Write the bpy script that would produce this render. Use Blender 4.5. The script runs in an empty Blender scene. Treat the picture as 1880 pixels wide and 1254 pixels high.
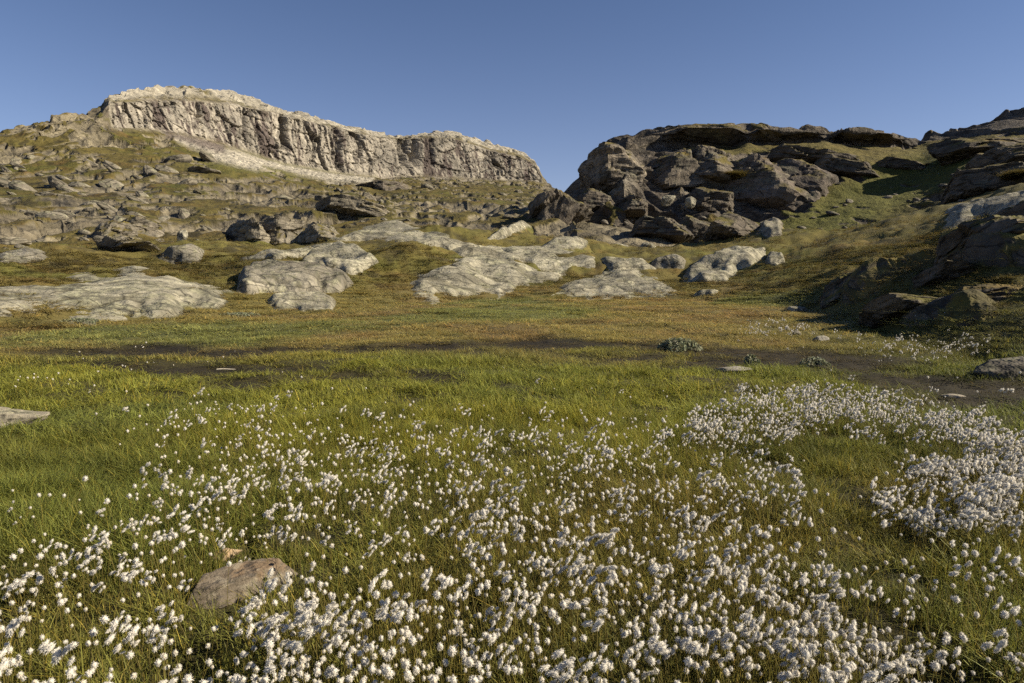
import bpy, math, random
import numpy as np
from mathutils import Vector, Matrix

random.seed(7)
rng = np.random.default_rng(11)
F32 = np.float32
scene = bpy.context.scene
col = scene.collection

# ------------------------------------------------------------------ camera
FPX = 1880 * 24.0 / 36.0
HORIZON = 500.0
CAM = np.array([0.0, 0.0, 1.45])
PITCH = math.atan((627 - HORIZON) / FPX)
cam_data = bpy.data.cameras.new("camera")
cam_data.lens = 24.0
cam_data.sensor_width = 36.0
cam_data.clip_start = 0.05
cam_data.clip_end = 8000
cam = bpy.data.objects.new("camera", cam_data)
col.objects.link(cam)
cam.location = CAM
cam.rotation_euler = (math.pi / 2 - PITCH, 0, 0)
scene.camera = cam

# ------------------------------------------------------------------ sky, sun, exposure
SUN_EL, SUN_AZ = math.radians(32), math.radians(97)      # azimuth clockwise from +Y: to the right, a little behind
world = bpy.data.worlds.new("World")
scene.world = world
world.use_nodes = True
wn = world.node_tree.nodes
wl = world.node_tree.links
bgn = wn["Background"]
sky = wn.new("ShaderNodeTexSky")
sky.sky_type = 'NISHITA'
sky.sun_disc = False
sky.sun_elevation = SUN_EL
sky.sun_rotation = SUN_AZ
sky.altitude = 0
sky.air_density = 1.0
sky.dust_density = 0.3
sky.ozone_density = 6.0
# thin pale air low over the whole horizon
wtc = wn.new("ShaderNodeTexCoord"); wsep = wn.new("ShaderNodeSeparateXYZ"); wl.new(wtc.outputs["Generated"], wsep.inputs[0])
wabs = wn.new("ShaderNodeMath"); wabs.operation = 'ABSOLUTE'; wl.new(wsep.outputs["Z"], wabs.inputs[0])
winv = wn.new("ShaderNodeMath"); winv.operation = 'SUBTRACT'; winv.inputs[0].default_value = 1.0; wl.new(wabs.outputs[0], winv.inputs[1])
wpow = wn.new("ShaderNodeMath"); wpow.operation = 'POWER'; wl.new(winv.outputs[0], wpow.inputs[0]); wpow.inputs[1].default_value = 6.0
whz = wn.new("ShaderNodeVectorMath"); whz.operation = 'SCALE'; whz.inputs[0].default_value = (2.4, 2.45, 3.4); wl.new(wpow.outputs[0], whz.inputs["Scale"])
wadd = wn.new("ShaderNodeVectorMath"); wadd.operation = 'ADD'; wl.new(sky.outputs[0], wadd.inputs[0]); wl.new(whz.outputs[0], wadd.inputs[1])
wtint = wn.new("ShaderNodeVectorMath"); wtint.operation = 'MULTIPLY'; wl.new(wadd.outputs[0], wtint.inputs[0]); wtint.inputs[1].default_value = (1.0, 0.91, 0.95)
wl.new(wtint.outputs[0], bgn.inputs[0])
bgn.inputs[1].default_value = 0.05
sun_data = bpy.data.lights.new("sun", 'SUN')
sun_data.energy = 5.0
sun_data.angle = math.radians(0.5)
sun_data.color = (1.0, 0.89, 0.70)
sun = bpy.data.objects.new("sun", sun_data)
col.objects.link(sun)
sdir = Vector((math.sin(SUN_AZ) * math.cos(SUN_EL), math.cos(SUN_AZ) * math.cos(SUN_EL), math.sin(SUN_EL)))
sun.rotation_euler = sdir.to_track_quat('Z', 'Y').to_euler()
sun.location = (60, -20, 60)
scene.view_settings.view_transform = 'Standard'
scene.view_settings.look = 'None'
scene.view_settings.exposure = 0.86
scene.view_settings.gamma = 1.0
scene.render.engine = 'CYCLES'
scene.cycles.max_bounces = 2
scene.cycles.diffuse_bounces = 1
scene.cycles.glossy_bounces = 1
scene.cycles.transmission_bounces = 1
scene.cycles.use_adaptive_sampling = True
scene.cycles.adaptive_threshold = 0.02
scene.cycles.use_denoising = False
scene.cycles.adaptive_min_samples = 16

# ------------------------------------------------------------------ pixel <-> place
def at(px, py, r):
    """The point that lies at horizontal range r (m) in the direction of photo position (px, py)."""
    px, py, r = np.broadcast_arrays(np.asarray(px, float), np.asarray(py, float), np.asarray(r, float))
    cx, cy = (px - 940) / FPX, (627 - py) / FPX
    dx = cx
    dy = math.cos(PITCH) + cy * math.sin(PITCH)
    dz = -math.sin(PITCH) + cy * math.cos(PITCH)
    k = r / np.hypot(dx, dy)
    return np.stack([dx * k, dy * k, CAM[2] + dz * k], -1)

def project(P):
    q = P - CAM
    d = q[..., 1] * math.cos(PITCH) - q[..., 2] * math.sin(PITCH)
    u = q[..., 1] * math.sin(PITCH) + q[..., 2] * math.cos(PITCH)
    d = np.maximum(d, 1e-3)
    return 940 + FPX * q[..., 0] / d, 627 - FPX * u / d

def on_plane(px, py, z):
    """Where the line of sight through (px, py) meets height z."""
    a = at(px, py, 1.0)
    t = (z - CAM[2]) / (a[..., 2] - CAM[2])
    return a[..., 0] * t, a[..., 1] * t

# ------------------------------------------------------------------ noise
def _hash(ix, iy, iz, seed):
    h = (ix.astype(np.uint32) * np.uint32(374761393) + iy.astype(np.uint32) * np.uint32(668265263)
         + iz.astype(np.uint32) * np.uint32(2246822519) + np.uint32((seed * 3266489917) & 0xffffffff))
    h = (h ^ (h >> np.uint32(15))) * np.uint32(2246822519)
    h = (h ^ (h >> np.uint32(13))) * np.uint32(3266489917)
    return h ^ (h >> np.uint32(16))

def _f(h):
    return (h >> np.uint32(8)).astype(F32) * F32(1.0 / 16777216.0)

def vnoise(P, seed=0):
    P = np.asarray(P, F32)
    sh = P.shape[:-1]
    P = P.reshape(-1, 3)
    fl = np.floor(P)
    t = P - fl
    t = t * t * t * (t * (t * 6 - 15) + 10)
    i = fl.astype(np.int32)
    res = np.zeros(len(P), F32)
    for dx in (0, 1):
        wx = t[:, 0] if dx else 1 - t[:, 0]
        for dy in (0, 1):
            wy = wx * (t[:, 1] if dy else 1 - t[:, 1])
            for dz in (0, 1):
                w = wy * (t[:, 2] if dz else 1 - t[:, 2])
                res += w * _f(_hash(i[:, 0] + dx, i[:, 1] + dy, i[:, 2] + dz, seed))
    return (res * 2 - 1).reshape(sh)

def fbm(P, octaves=4, seed=0, gain=0.5):
    P = np.asarray(P, F32)
    a, s, out = 1.0, 0.0, 0
    for o in range(octaves):
        out = out + a * vnoise(P * F32(2.03 ** o) + F32(o * 17.3), seed + o)
        s += a
        a *= gain
    return out / s * 1.5

def cells(P, seed=0):
    """Nearest and second nearest feature distance, the cell's random numbers and the offset from its centre."""
    P = np.asarray(P, F32)
    sh = P.shape[:-1]
    P = P.reshape(-1, 3)
    n = len(P)
    F1 = np.empty(n, F32); F2 = np.empty(n, F32); H = np.empty(n, np.uint32); V = np.empty((n, 3), F32)
    for s in range(0, n, 60000):
        p = P[s:s + 60000]
        fl = np.floor(p)
        f = p - fl
        i = fl.astype(np.int32)
        b1 = np.full(len(p), 9, F32); b2 = b1.copy()
        bh = np.zeros(len(p), np.uint32); bv = np.zeros((len(p), 3), F32)
        for dx in (-1, 0, 1):
            for dy in (-1, 0, 1):
                for dz in (-1, 0, 1):
                    h = _hash(i[:, 0] + dx, i[:, 1] + dy, i[:, 2] + dz, seed)
                    vx = f[:, 0] - dx - (h & np.uint32(1023)).astype(F32) * F32(1 / 1023)
                    vy = f[:, 1] - dy - ((h >> np.uint32(10)) & np.uint32(1023)).astype(F32) * F32(1 / 1023)
                    vz = f[:, 2] - dz - ((h >> np.uint32(20)) & np.uint32(1023)).astype(F32) * F32(1 / 1023)
                    d = vx * vx + vy * vy + vz * vz
                    m = d < b1
                    b2 = np.where(m, b1, np.minimum(b2, d))
                    b1 = np.where(m, d, b1)
                    bh = np.where(m, h, bh)
                    bv[m, 0] = vx[m]; bv[m, 1] = vy[m]; bv[m, 2] = vz[m]
        F1[s:s + 60000] = np.sqrt(b1); F2[s:s + 60000] = np.sqrt(b2); H[s:s + 60000] = bh; V[s:s + 60000] = bv
    return F1.reshape(sh), F2.reshape(sh), H.reshape(sh), V.reshape(sh + (3,))

def sm(a, b, x):
    t = np.clip((x - a) / (b - a), 0, 1)
    return t * t * (3 - 2 * t)

def facets(P, seed, tilt=1.1):
    """Broken-rock relief: each cell is a tilted plane at its own height; also the width to the next joint."""
    F1, F2, H, V = cells(P, seed)
    z = np.zeros_like(H)
    r0 = _f(_hash(H, z, z, 1)); r1 = _f(_hash(H, z, z, 2)); r2 = _f(_hash(H, z, z, 3)); r3 = _f(_hash(H, z, z, 4))
    h = (r0 - 0.5) + tilt * ((r1 - 0.5) * V[..., 0] + (r2 - 0.5) * V[..., 1] + (r3 - 0.5) * V[..., 2]) * 2
    return h, F2 - F1, r1

def slabs(x, y, seed, ang0=0.2, spread=0.5, B=4.0, tilt0=0.9):
    """Overlapping tilted slabs seen in plan: the highest one at each point, with steep broken sides. About -0.8..1.2."""
    x = np.asarray(x, F32); y = np.asarray(y, F32)
    fx, fy = np.floor(x), np.floor(y)
    ix, iy = fx.astype(np.int32), fy.astype(np.int32)
    gx, gy = x - fx, y - fy
    best = np.full(x.shape, -0.8, F32); idr = np.zeros(x.shape, F32)
    z = np.zeros_like(ix)
    for dx in (-1, 0, 1):
        for dy in (-1, 0, 1):
            h = _hash(ix + dx, iy + dy, z, seed); k = _hash(ix + dx, iy + dy, z, seed + 991)
            b = lambda q, s: ((q >> np.uint32(s)) & np.uint32(255)).astype(F32) * F32(1 / 255)
            vx = gx - dx - (0.15 + 0.7 * b(h, 0)); vy = gy - dy - (0.15 + 0.7 * b(h, 8))
            a = b(h, 16); an = ang0 + spread * (b(h, 24) * 2 - 1)
            l1 = 0.34 + 0.36 * b(k, 0); l2 = l1 * (0.42 + 0.5 * b(k, 8))
            c, s = np.cos(an), np.sin(an)
            u = vx * c + vy * s; w = -vx * s + vy * c
            u = u + 0.35 * w * (b(k, 4) - 0.5)
            d = np.maximum(np.abs(u) / l1, np.abs(w) / l2)
            d = np.maximum(d, (np.abs(u) / l1 + np.abs(w) / l2) * (0.62 + 0.2 * b(k, 12)))
            p = a - tilt0 * (0.25 + b(k, 16)) * u - tilt0 * 0.7 * (b(k, 24) - 0.5) * w - B * np.maximum(d - 1, 0) * l2
            m = p > best
            best = np.where(m, p, best); idr = np.where(m, b(k, 20), idr)
    return best, idr

def rotxyz(ax, ay, az):
    return np.array((Matrix.Rotation(az, 3, 'Z') @ Matrix.Rotation(ay, 3, 'Y') @ Matrix.Rotation(ax, 3, 'X')), F32)

# ------------------------------------------------------------------ materials
def new_mat(name):
    m = bpy.data.materials.new(name)
    m.use_nodes = True
    nt = m.node_tree
    b = nt.nodes["Principled BSDF"]
    b.inputs["Roughness"].default_value = 0.9
    b.inputs["Specular IOR Level"].default_value = 0.2
    return m, nt, b

def terrain_material(name, scale, bump, rough=0.92, spread=(0.72, 1.28), block=1.0, crack=0.7, lay=(0.5, 1.0, 1.5)):
    """Colour comes from the surface's own colour attribute (alpha: bare rock). Noise adds grain; bare rock is jointed into small blocks."""
    m, nt, b = new_mat(name)
    N, L = nt.nodes, nt.links
    def math_(op, x, y=None):
        n = N.new("ShaderNodeMath"); n.operation = op
        for i, v in enumerate((x, y)):
            if v is None: continue
            if isinstance(v, (int, float)): n.inputs[i].default_value = v
            else: L.new(v, n.inputs[i])
        return n.outputs[0]
    def noise(sc, det, vec, rgh=0.65):
        n = N.new("ShaderNodeTexNoise"); n.inputs["Scale"].default_value = sc; n.inputs["Detail"].default_value = det; n.inputs["Roughness"].default_value = rgh
        L.new(vec, n.inputs["Vector"]); return n
    def maprange(v, a0, a1, b0, b1):
        n = N.new("ShaderNodeMapRange")
        for k, x in (("From Min", a0), ("From Max", a1), ("To Min", b0), ("To Max", b1)): n.inputs[k].default_value = x
        L.new(v, n.inputs["Value"]); return n.outputs[0]
    at_ = N.new("ShaderNodeAttribute"); at_.attribute_name = "Col"
    rock = at_.outputs["Alpha"]
    tc = N.new("ShaderNodeTexCoord").outputs["Object"]
    n1 = noise(scale, 3, tc)
    tone = maprange(n1.outputs["Fac"], 0.3, 0.7, spread[0], spread[1])
    dk, hgt = tone, None
    n2 = noise(scale * 2.2, 3, tc, 0.7)
    hgt = n2.outputs["Fac"]
    if block > 0:
        # joints: the rock is broken into blocks, each set a little higher or lower
        ad = N.new("ShaderNodeVectorMath"); ad.operation = 'MULTIPLY_ADD'
        L.new(n1.outputs["Color"], ad.inputs[0]); ad.inputs[1].default_value = (0.5 / scale,) * 3; L.new(tc, ad.inputs[2])
        mp = N.new("ShaderNodeMapping"); mp.inputs["Rotation"].default_value = (0.25, 0.35, 0.5); mp.inputs["Scale"].default_value = lay
        L.new(ad.outputs[0], mp.inputs["Vector"])
        ve = N.new("ShaderNodeTexVoronoi"); ve.feature = 'DISTANCE_TO_EDGE'; ve.inputs["Scale"].default_value = scale * 0.55 * block
        L.new(mp.outputs[0], ve.inputs["Vector"])
        blk = None
        for s, w in ((0.55, 1.0), (1.7, 0.5)):
            vc = N.new("ShaderNodeTexVoronoi"); vc.inputs["Scale"].default_value = scale * s * block; L.new(mp.outputs[0], vc.inputs["Vector"])
            sp = N.new("ShaderNodeSeparateColor"); L.new(vc.outputs["Color"], sp.inputs[0])
            bl = math_('MULTIPLY', sp.outputs[0], w)
            blk = bl if blk is None else math_('ADD', blk, bl)
        cr = maprange(ve.outputs["Distance"], 0.0, 0.045, 1.0, 0.0)
        dk = math_('MULTIPLY', dk, math_('SUBTRACT', 1.0, math_('MULTIPLY', math_('MULTIPLY', cr, rock), crack)))
        dk = math_('MULTIPLY', dk, math_('ADD', 1.0, math_('MULTIPLY', math_('MULTIPLY', math_('SUBTRACT', blk, 0.75), rock), 0.30)))
        hgt = math_('ADD', hgt, math_('MULTIPLY', rock, blk))
    mul = N.new("ShaderNodeVectorMath"); mul.operation = 'SCALE'
    L.new(at_.outputs["Color"], mul.inputs[0]); L.new(dk, mul.inputs["Scale"])
    L.new(mul.outputs[0], b.inputs["Base Color"])
    bp = N.new("ShaderNodeBump"); bp.inputs["Strength"].default_value = 0.8; bp.inputs["Distance"].default_value = bump
    L.new(hgt, bp.inputs["Height"]); L.new(bp.outputs[0], b.inputs["Normal"])
    b.inputs["Roughness"].default_value = rough
    return m

def leaf_material(name, attr_type, trans=0.35, rough=0.6, use_vcol=True, plain=None):
    m = bpy.data.materials.new(name)
    m.use_nodes = True
    nt = m.node_tree
    N, L = nt.nodes, nt.links
    b = N["Principled BSDF"]
    b.inputs["Roughness"].default_value = rough
    b.inputs["Specular IOR Level"].default_value = 0.25
    out = N["Material Output"]
    tr = N.new("ShaderNodeBsdfTranslucent")
    mix = N.new("ShaderNodeMixShader"); mix.inputs[0].default_value = trans
    if plain is None:
        a = N.new("ShaderNodeAttribute"); a.attribute_type = attr_type; a.attribute_name = "tint"
        src = a.outputs["Color"]
    else:
        r = N.new("ShaderNodeRGB"); r.outputs[0].default_value = (*plain, 1)
        src = r.outputs[0]
    if use_vcol:
        v = N.new("ShaderNodeAttribute"); v.attribute_name = "Col"
        mu = N.new("ShaderNodeVectorMath"); mu.operation = 'MULTIPLY'
        L.new(src, mu.inputs[0]); L.new(v.outputs["Color"], mu.inputs[1])
        src = mu.outputs[0]
    L.new(src, b.inputs["Base Color"]); L.new(src, tr.inputs["Color"])
    L.new(b.outputs[0], mix.inputs[1]); L.new(tr.outputs[0], mix.inputs[2])
    L.new(mix.outputs[0], out.inputs["Surface"])
    return m

M_MOUNT = terrain_material("weathered_mountain_rock_and_heath", 0.55, 0.55, crack=0.35)
M_HILL = terrain_material("dark_hill_rock_and_heath", 0.9, 0.4, lay=(0.35, 0.6, 2.2))
M_MEADOW = terrain_material("bog_soil_and_moss", 9.0, 0.03, 0.95, block=0)
M_ROCK = terrain_material("lichen_grey_gneiss", 1.8, 0.14, 0.9)
M_DARK = terrain_material("dark_layered_gneiss", 1.3, 0.2, 0.9, lay=(0.35, 0.6, 2.2))
M_STONE = terrain_material("speckled_stone", 22.0, 0.012, 0.85, (0.7, 1.25), block=0)
M_SCREE = terrain_material("pale_scree_stone", 2.0, 0.05)
M_GRASS = leaf_material("sedge_blades", 'GEOMETRY', 0.4, 0.6, True, (1.0, 1.0, 1.0))
M_COTTON = leaf_material("cotton_fluff", 'GEOMETRY', 0.42, 0.95, True, (0.90, 0.86, 0.775))
M_STEM = leaf_material("cottongrass_stem", 'GEOMETRY', 0.25, 0.6, False, (0.16, 0.13, 0.035))
M_WILLOW = leaf_material("willow_leaf", 'GEOMETRY', 0.3, 0.7, True, (0.21, 0.22, 0.135))
M_WOOD = terrain_material("bleached_wood", 30.0, 0.004, block=0)

# ------------------------------------------------------------------ mesh helpers
def mesh_from(name, V, Fq, colr=None, smooth=True, mats=(), fmat=None, rock=None):
    me = bpy.data.meshes.new(name)
    V = np.asarray(V, F32).reshape(-1, 3)
    Fq = np.asarray(Fq, np.int32)
    k = Fq.shape[1]
    me.vertices.add(len(V)); me.vertices.foreach_set("co", V.ravel())
    me.loops.add(Fq.size); me.loops.foreach_set("vertex_index", Fq.ravel())
    me.polygons.add(len(Fq))
    me.polygons.foreach_set("loop_start", np.arange(0, Fq.size, k, dtype=np.int32))
    me.polygons.foreach_set("use_smooth", np.full(len(Fq), smooth, bool))
    for m in mats:
        me.materials.append(m)
    if fmat is not None:
        me.polygons.foreach_set("material_index", np.asarray(fmat, np.int32))
    me.update(calc_edges=True)
    if colr is not None:
        ca = me.color_attributes.new("Col", 'FLOAT_COLOR', 'POINT')
        c = np.ones((len(V), 4), F32); c[:, :3] = np.asarray(colr, F32).reshape(-1, 3)
        if rock is not None:
            c[:, 3] = np.asarray(rock, F32).ravel()
        ca.data.foreach_set("color", c.ravel())
    return me

def link(name, me, parent=None):
    o = bpy.data.objects.new(name, me)
    col.objects.link(o)
    if parent is not None:
        o.parent = parent
    return o

def tag(o, label=None, cat=None, group=None, kind=None):
    for k, v in (("label", label), ("category", cat), ("group", group), ("kind", kind)):
        if v:
            o[k] = v
    return o

def grid_faces(nu, nv, wrap=False):
    iu = np.arange(nu if wrap else nu - 1)[:, None]
    iv = np.arange(nv - 1)[None, :]
    a = iu * nv + iv
    b = ((iu + 1) % nu) * nv + iv
    return np.stack([a, b, b + 1, a + 1], -1).reshape(-1, 4)

def grid_normals(P):
    du = np.gradient(P, axis=0); dv = np.gradient(P, axis=1)
    n = np.cross(du, dv)
    return n / np.maximum(np.linalg.norm(n, axis=-1, keepdims=True), 1e-9)

def blur_u(a, k):
    if k < 2:
        return a
    ker = np.hanning(k + 2)[1:-1]; ker /= ker.sum()
    pad = k // 2
    b = np.concatenate([np.repeat(a[:1], pad, 0), a, np.repeat(a[-1:], k - 1 - pad, 0)], 0)
    return np.apply_along_axis(lambda c: np.convolve(c, ker, 'valid'), 0, b)

def sheet(columns, us, counts, ku):
    """columns: [(px, [(py, r), ...])]. Gives photo-direction px, py and range r on a grid."""
    cx = np.array([c[0] for c in columns], float)
    K = len(columns[0][1])
    ys = np.stack([np.interp(us, cx, [c[1][k][0] for c in columns]) for k in range(K)], 1)
    rs = np.stack([np.interp(us, cx, [c[1][k][1] for c in columns]) for k in range(K)], 1)
    ys, rs = blur_u(ys, ku), blur_u(rs, ku)
    t = np.concatenate([np.linspace(k, k + 1, n, endpoint=False) for k, n in enumerate(counts)] + [[K - 1]])
    k0 = np.minimum(t.astype(int), K - 2); w = (t - k0)
    py = ys[:, k0] * (1 - w) + ys[:, k0 + 1] * w
    r = rs[:, k0] * (1 - w) + rs[:, k0 + 1] * w
    px = np.repeat(us[:, None], len(t), 1)
    return px, py, r, np.repeat(t[None], len(us), 0)

def blob(px, py, cx, cy, rx, ry, soft=0.35):
    d = np.sqrt(((px - cx) / rx) ** 2 + ((py - cy) / ry) ** 2)
    return 1 - sm(1 - soft, 1 + soft, d)

def polyband(px, py, pts, half, soft=0.5):
    """Mask round a polyline in photo positions."""
    best = np.full(px.shape, 1e9)
    for (x0, y0), (x1, y1) in zip(pts[:-1], pts[1:]):
        dx, dy = x1 - x0, y1 - y0
        t = np.clip(((px - x0) * dx + (py - y0) * dy) / (dx * dx + dy * dy), 0, 1)
        best = np.minimum(best, np.hypot(px - x0 - t * dx, py - y0 - t * dy))
    return 1 - sm(half * (1 - soft), half * (1 + soft), best)

def mixc(a, b, t):
    return a * (1 - t[..., None]) + np.asarray(b, F32) * t[..., None]

def lin(r, g, b):
    return np.array([(c / 255 / 12.92) if c <= 10 else ((c / 255 + 0.055) / 1.055) ** 2.4 for c in (r, g, b)], F32)

def rock_colour(P, N, seed, pale=(0.33, 0.31, 0.235), dark=(0.115, 0.105, 0.085), sc=1.0, lichen=0.5):
    n1 = fbm(P * F32(0.12 / sc), 4, seed); n2 = fbm(P * F32(0.7 / sc), 4, seed + 9, 0.6); n3 = vnoise(P * F32(3.1 / sc), seed + 5)
    c = np.broadcast_to(np.asarray(pale, F32), P.shape).astype(F32)
    c = mixc(c, dark, np.clip(0.35 + 0.55 * n1 + 0.45 * n2, 0, 1) * 0.8)
    c = mixc(c, (0.34, 0.33, 0.20), lichen * sm(0.05, 0.6, n2 + 0.5 * N[..., 2] - 0.35))
    c = mixc(c, (0.05, 0.045, 0.038), 0.75 * sm(0.25, 0.7, n2 + 0.4 * n3))
    return c * (1 + 0.18 * n3[..., None])

def heath_colour(P, seed, sc=1.0, green=0.5, rust=0.5):
    n1 = fbm(P * F32(0.06 / sc), 4, seed + 1); n2 = fbm(P * F32(0.35 / sc), 4, seed + 2, 0.6); n3 = vnoise(P * F32(2.2 / sc), seed + 3)
    c = np.broadcast_to(np.array((0.124, 0.100, 0.029), F32), P.shape).astype(F32)
    c = mixc(c, (0.098, 0.097, 0.021), np.clip(green + n1 + 0.3 * n2, 0, 1))
    c = mixc(c, (0.17, 0.10, 0.035), np.clip((rust - 0.5) + 0.9 * n2 + 0.3 * n1, 0, 1) * 0.75)
    c = mixc(c, (0.045, 0.038, 0.018), 0.8 * sm(0.15, 0.65, fbm(P * F32(0.5 / sc), 3, seed + 7, 0.6)))
    return c * (1 + 0.22 * n3[..., None])

# ------------------------------------------------------------------ base ground to the horizon
def base_ground():
    n = 80
    g = np.sign(np.linspace(-1, 1, n)) * np.abs(np.linspace(-1, 1, n)) ** 2.2 * 5000
    X, Y = np.meshgrid(g, g, indexing='ij')
    P = np.stack([X, Y, np.full_like(X, -0.9)], -1)
    me = mesh_from("ground", P, grid_faces(n, n), heath_colour(P * 0.05, 3), True, (M_MOUNT,), rock=np.zeros(n * n))
    tag(link("ground", me), "wide heath covered ground under the hills", "ground", kind="structure")
base_ground()

# ------------------------------------------------------------------ valley floor: bog meadow and the foot of the slopes
MEADOW_COLS = [  # px, rows of (py, range); nearer than the first row is flat bog
    (-900, [(588, 20.5), (556, 25), (520, 32), (490, 42), (465, 60)]),
    (0, [(588, 20.5), (560, 24), (525, 30), (495, 38), (466, 52)]),
    (400, [(575, 24), (545, 29), (510, 36), (478, 45), (450, 58)]),
    (600, [(562, 29), (535, 33), (500, 39), (468, 47), (438, 60)]),
    (850, [(552, 34), (525, 37.5), (490, 42.5), (455, 49), (424, 62)]),
    (1000, [(549, 36), (525, 40), (495, 46), (462, 55), (440, 68)]),
    (1250, [(549, 36), (525, 40), (498, 46), (468, 56), (450, 70)]),
    (1400, [(554, 33), (525, 38), (490, 45), (455, 57), (435, 72)]),
    (1500, [(564, 28.5), (535, 32), (500, 38), (455, 52), (425, 70)]),
    (1650, [(605, 17.2), (560, 21), (500, 28), (440, 45), (400, 68)]),
    (1800, [(630, 14), (580, 17), (500, 23), (420, 36), (360, 60)]),
    (1900, [(642, 12.8), (580, 16), (480, 22), (400, 32), (340, 55)]),
    (2800, [(720, 8.2), (620, 12), (420, 20), (260, 45), (240, 75)]),
]
cx_ = np.array([c[0] for c in MEADOW_COLS], float)
NEAR_R = np.array([0.4, 1.2])
def meadow_profile(us):
    ys = np.stack([np.interp(us, cx_, [c[1][k][0] for c in MEADOW_COLS]) for k in range(5)], 1)
    rs = np.stack([np.interp(us, cx_, [c[1][k][1] for c in MEADOW_COLS]) for k in range(5)], 1)
    ys, rs = blur_u(ys, 41), blur_u(rs, 41)
    zz = at(us[:, None], ys, rs)[..., 2]
    zz[:, 0] = 0.0
    return rs, zz

HOLLOWS = [  # photo position, radius (m), depth (m)
    (494, 992, 0.13, 0.24), (472, 1008, 0.10, 0.16), (430, 1030, 0.10, 0.06), (420, 1105, 0.12, 0.05),
    (122, 824, 0.22, 0.12), (25, 806, 0.25, 0.08),
    (1690, 975, 0.22, 0.13), (1765, 738, 0.35, 0.13), (290, 1215, 0.18, 0.12), (350, 1200, 0.12, 0.08),
    (1700, 1235, 0.25, 0.1), (850, 1110, 0.16, 0.08), (1560, 905, 0.25, 0.09), (640, 1150, 0.16, 0.07),
]
hollow_pos = [(*on_plane(a, b, 0.05), c, d) for a, b, c, d in HOLLOWS]

MUD = [(470, 705, 105, 12), (650, 700, 85, 11), (820, 702, 55, 9), (300, 643, 280, 11), (480, 640, 80, 9), (250, 670, 330, 9), (430, 676, 170, 11), (560, 642, 160, 8), (880, 640, 190, 11),
       (1010, 634, 120, 8), (1150, 644, 190, 10), (1330, 668, 210, 10), (1480, 660, 150, 14), (1620, 690, 130, 14), (1800, 716, 160, 26), (1400, 650, 160, 7)]

def bog_zone(X, Y):
    """What grows where in the bog: wetness (bare peat) and plant colour, from the place's own layout."""
    P = np.stack([X, Y, np.zeros_like(X)], -1)
    px, py = project(P)
    w1 = fbm(P * F32(0.22), 3, 31); w2 = fbm(P * F32(0.55), 3, 32)
    dist = np.hypot(X, Y)
    qx = px + 60 * w1 + 25 * w2; qy = py + (14 * w2 + 10 * w1) * np.clip((py - 500) / 200, 0.25, 1)
    mud = np.zeros_like(X)
    for cx, cy, rx, ry in MUD:
        mud = np.maximum(mud, blob(qx, qy, cx, cy, rx, ry, 0.45))
    n = fbm(P * F32(0.5), 4, 33, 0.6); n2 = fbm(P * F32(1.7), 3, 34, 0.6); n3 = fbm(P * F32(0.13), 3, 38)
    olive = np.array((0.166, 0.164, 0.026), F32)
    c = np.broadcast_to(olive, P.shape).astype(F32)
    c = mixc(c, (0.128, 0.138, 0.027), sm(-0.15, 0.6, n3 + 0.5 * n))
    dry = (1 - sm(632, 676, qy))
    c = mixc(c, (0.215, 0.168, 0.060), dry * (0.72 + 0.28 * sm(-0.3, 0.4, n)))
    c = mixc(c, (0.16, 0.105, 0.042), dry * sm(0.10, 0.62, n + 0.4 * n2) * 0.6)
    c = mixc(c, (0.14, 0.155, 0.045), dry * sm(0.1, 0.6, -n3 + 0.3 * n2) * 0.8)
    near = sm(810, 900, qy)
    c = mixc(c, (0.112, 0.124, 0.026), near * 0.75)
    warm = near * sm(-0.05, 0.5, n3 + 0.5 * n + 0.25 * blob(px, py, 1000, 900, 520, 130, 0.6))
    c = mixc(c, (0.155, 0.125, 0.030), warm * 0.65)
    lush = blob(px, py, 180, 930, 260, 110, 0.6)
    c = mixc(c, (0.095, 0.110, 0.024), lush * 0.4)
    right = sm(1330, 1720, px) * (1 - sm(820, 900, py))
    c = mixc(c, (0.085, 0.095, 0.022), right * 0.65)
    c = mixc(c, (0.045, 0.032, 0.018), mud * 0.85)
    c = mixc(c, (0.045, 0.055, 0.016), 0.5 * sm(0.25, 0.8, n2))
    return c, mud, lush, dry

def meadow_base_z(X, Y):
    px, py = project(np.stack([X, Y, np.zeros_like(X)], -1))
    r = np.hypot(X, Y)
    us = np.clip(940 + FPX / math.cos(PITCH) * X / np.maximum(Y, 0.05), -900, 2800)
    order = np.linspace(-900, 2800, 741)
    rs, zz = PROFILE
    iu = np.clip((us + 900) / 3700 * 740, 0, 739.999)
    i0 = iu.astype(int); w = iu - i0
    R5 = rs[i0] * (1 - w[..., None]) + rs[i0 + 1] * w[..., None]
    Z5 = zz[i0] * (1 - w[..., None]) + zz[i0 + 1] * w[..., None]
    z = np.zeros_like(r)
    for k in range(4):
        t = np.clip((r - R5[..., k]) / (R5[..., k + 1] - R5[..., k]), 0, 1)
        z += (Z5[..., k + 1] - Z5[..., k]) * t
    return z
PROFILE = meadow_profile(np.linspace(-900, 2800, 741))

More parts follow.
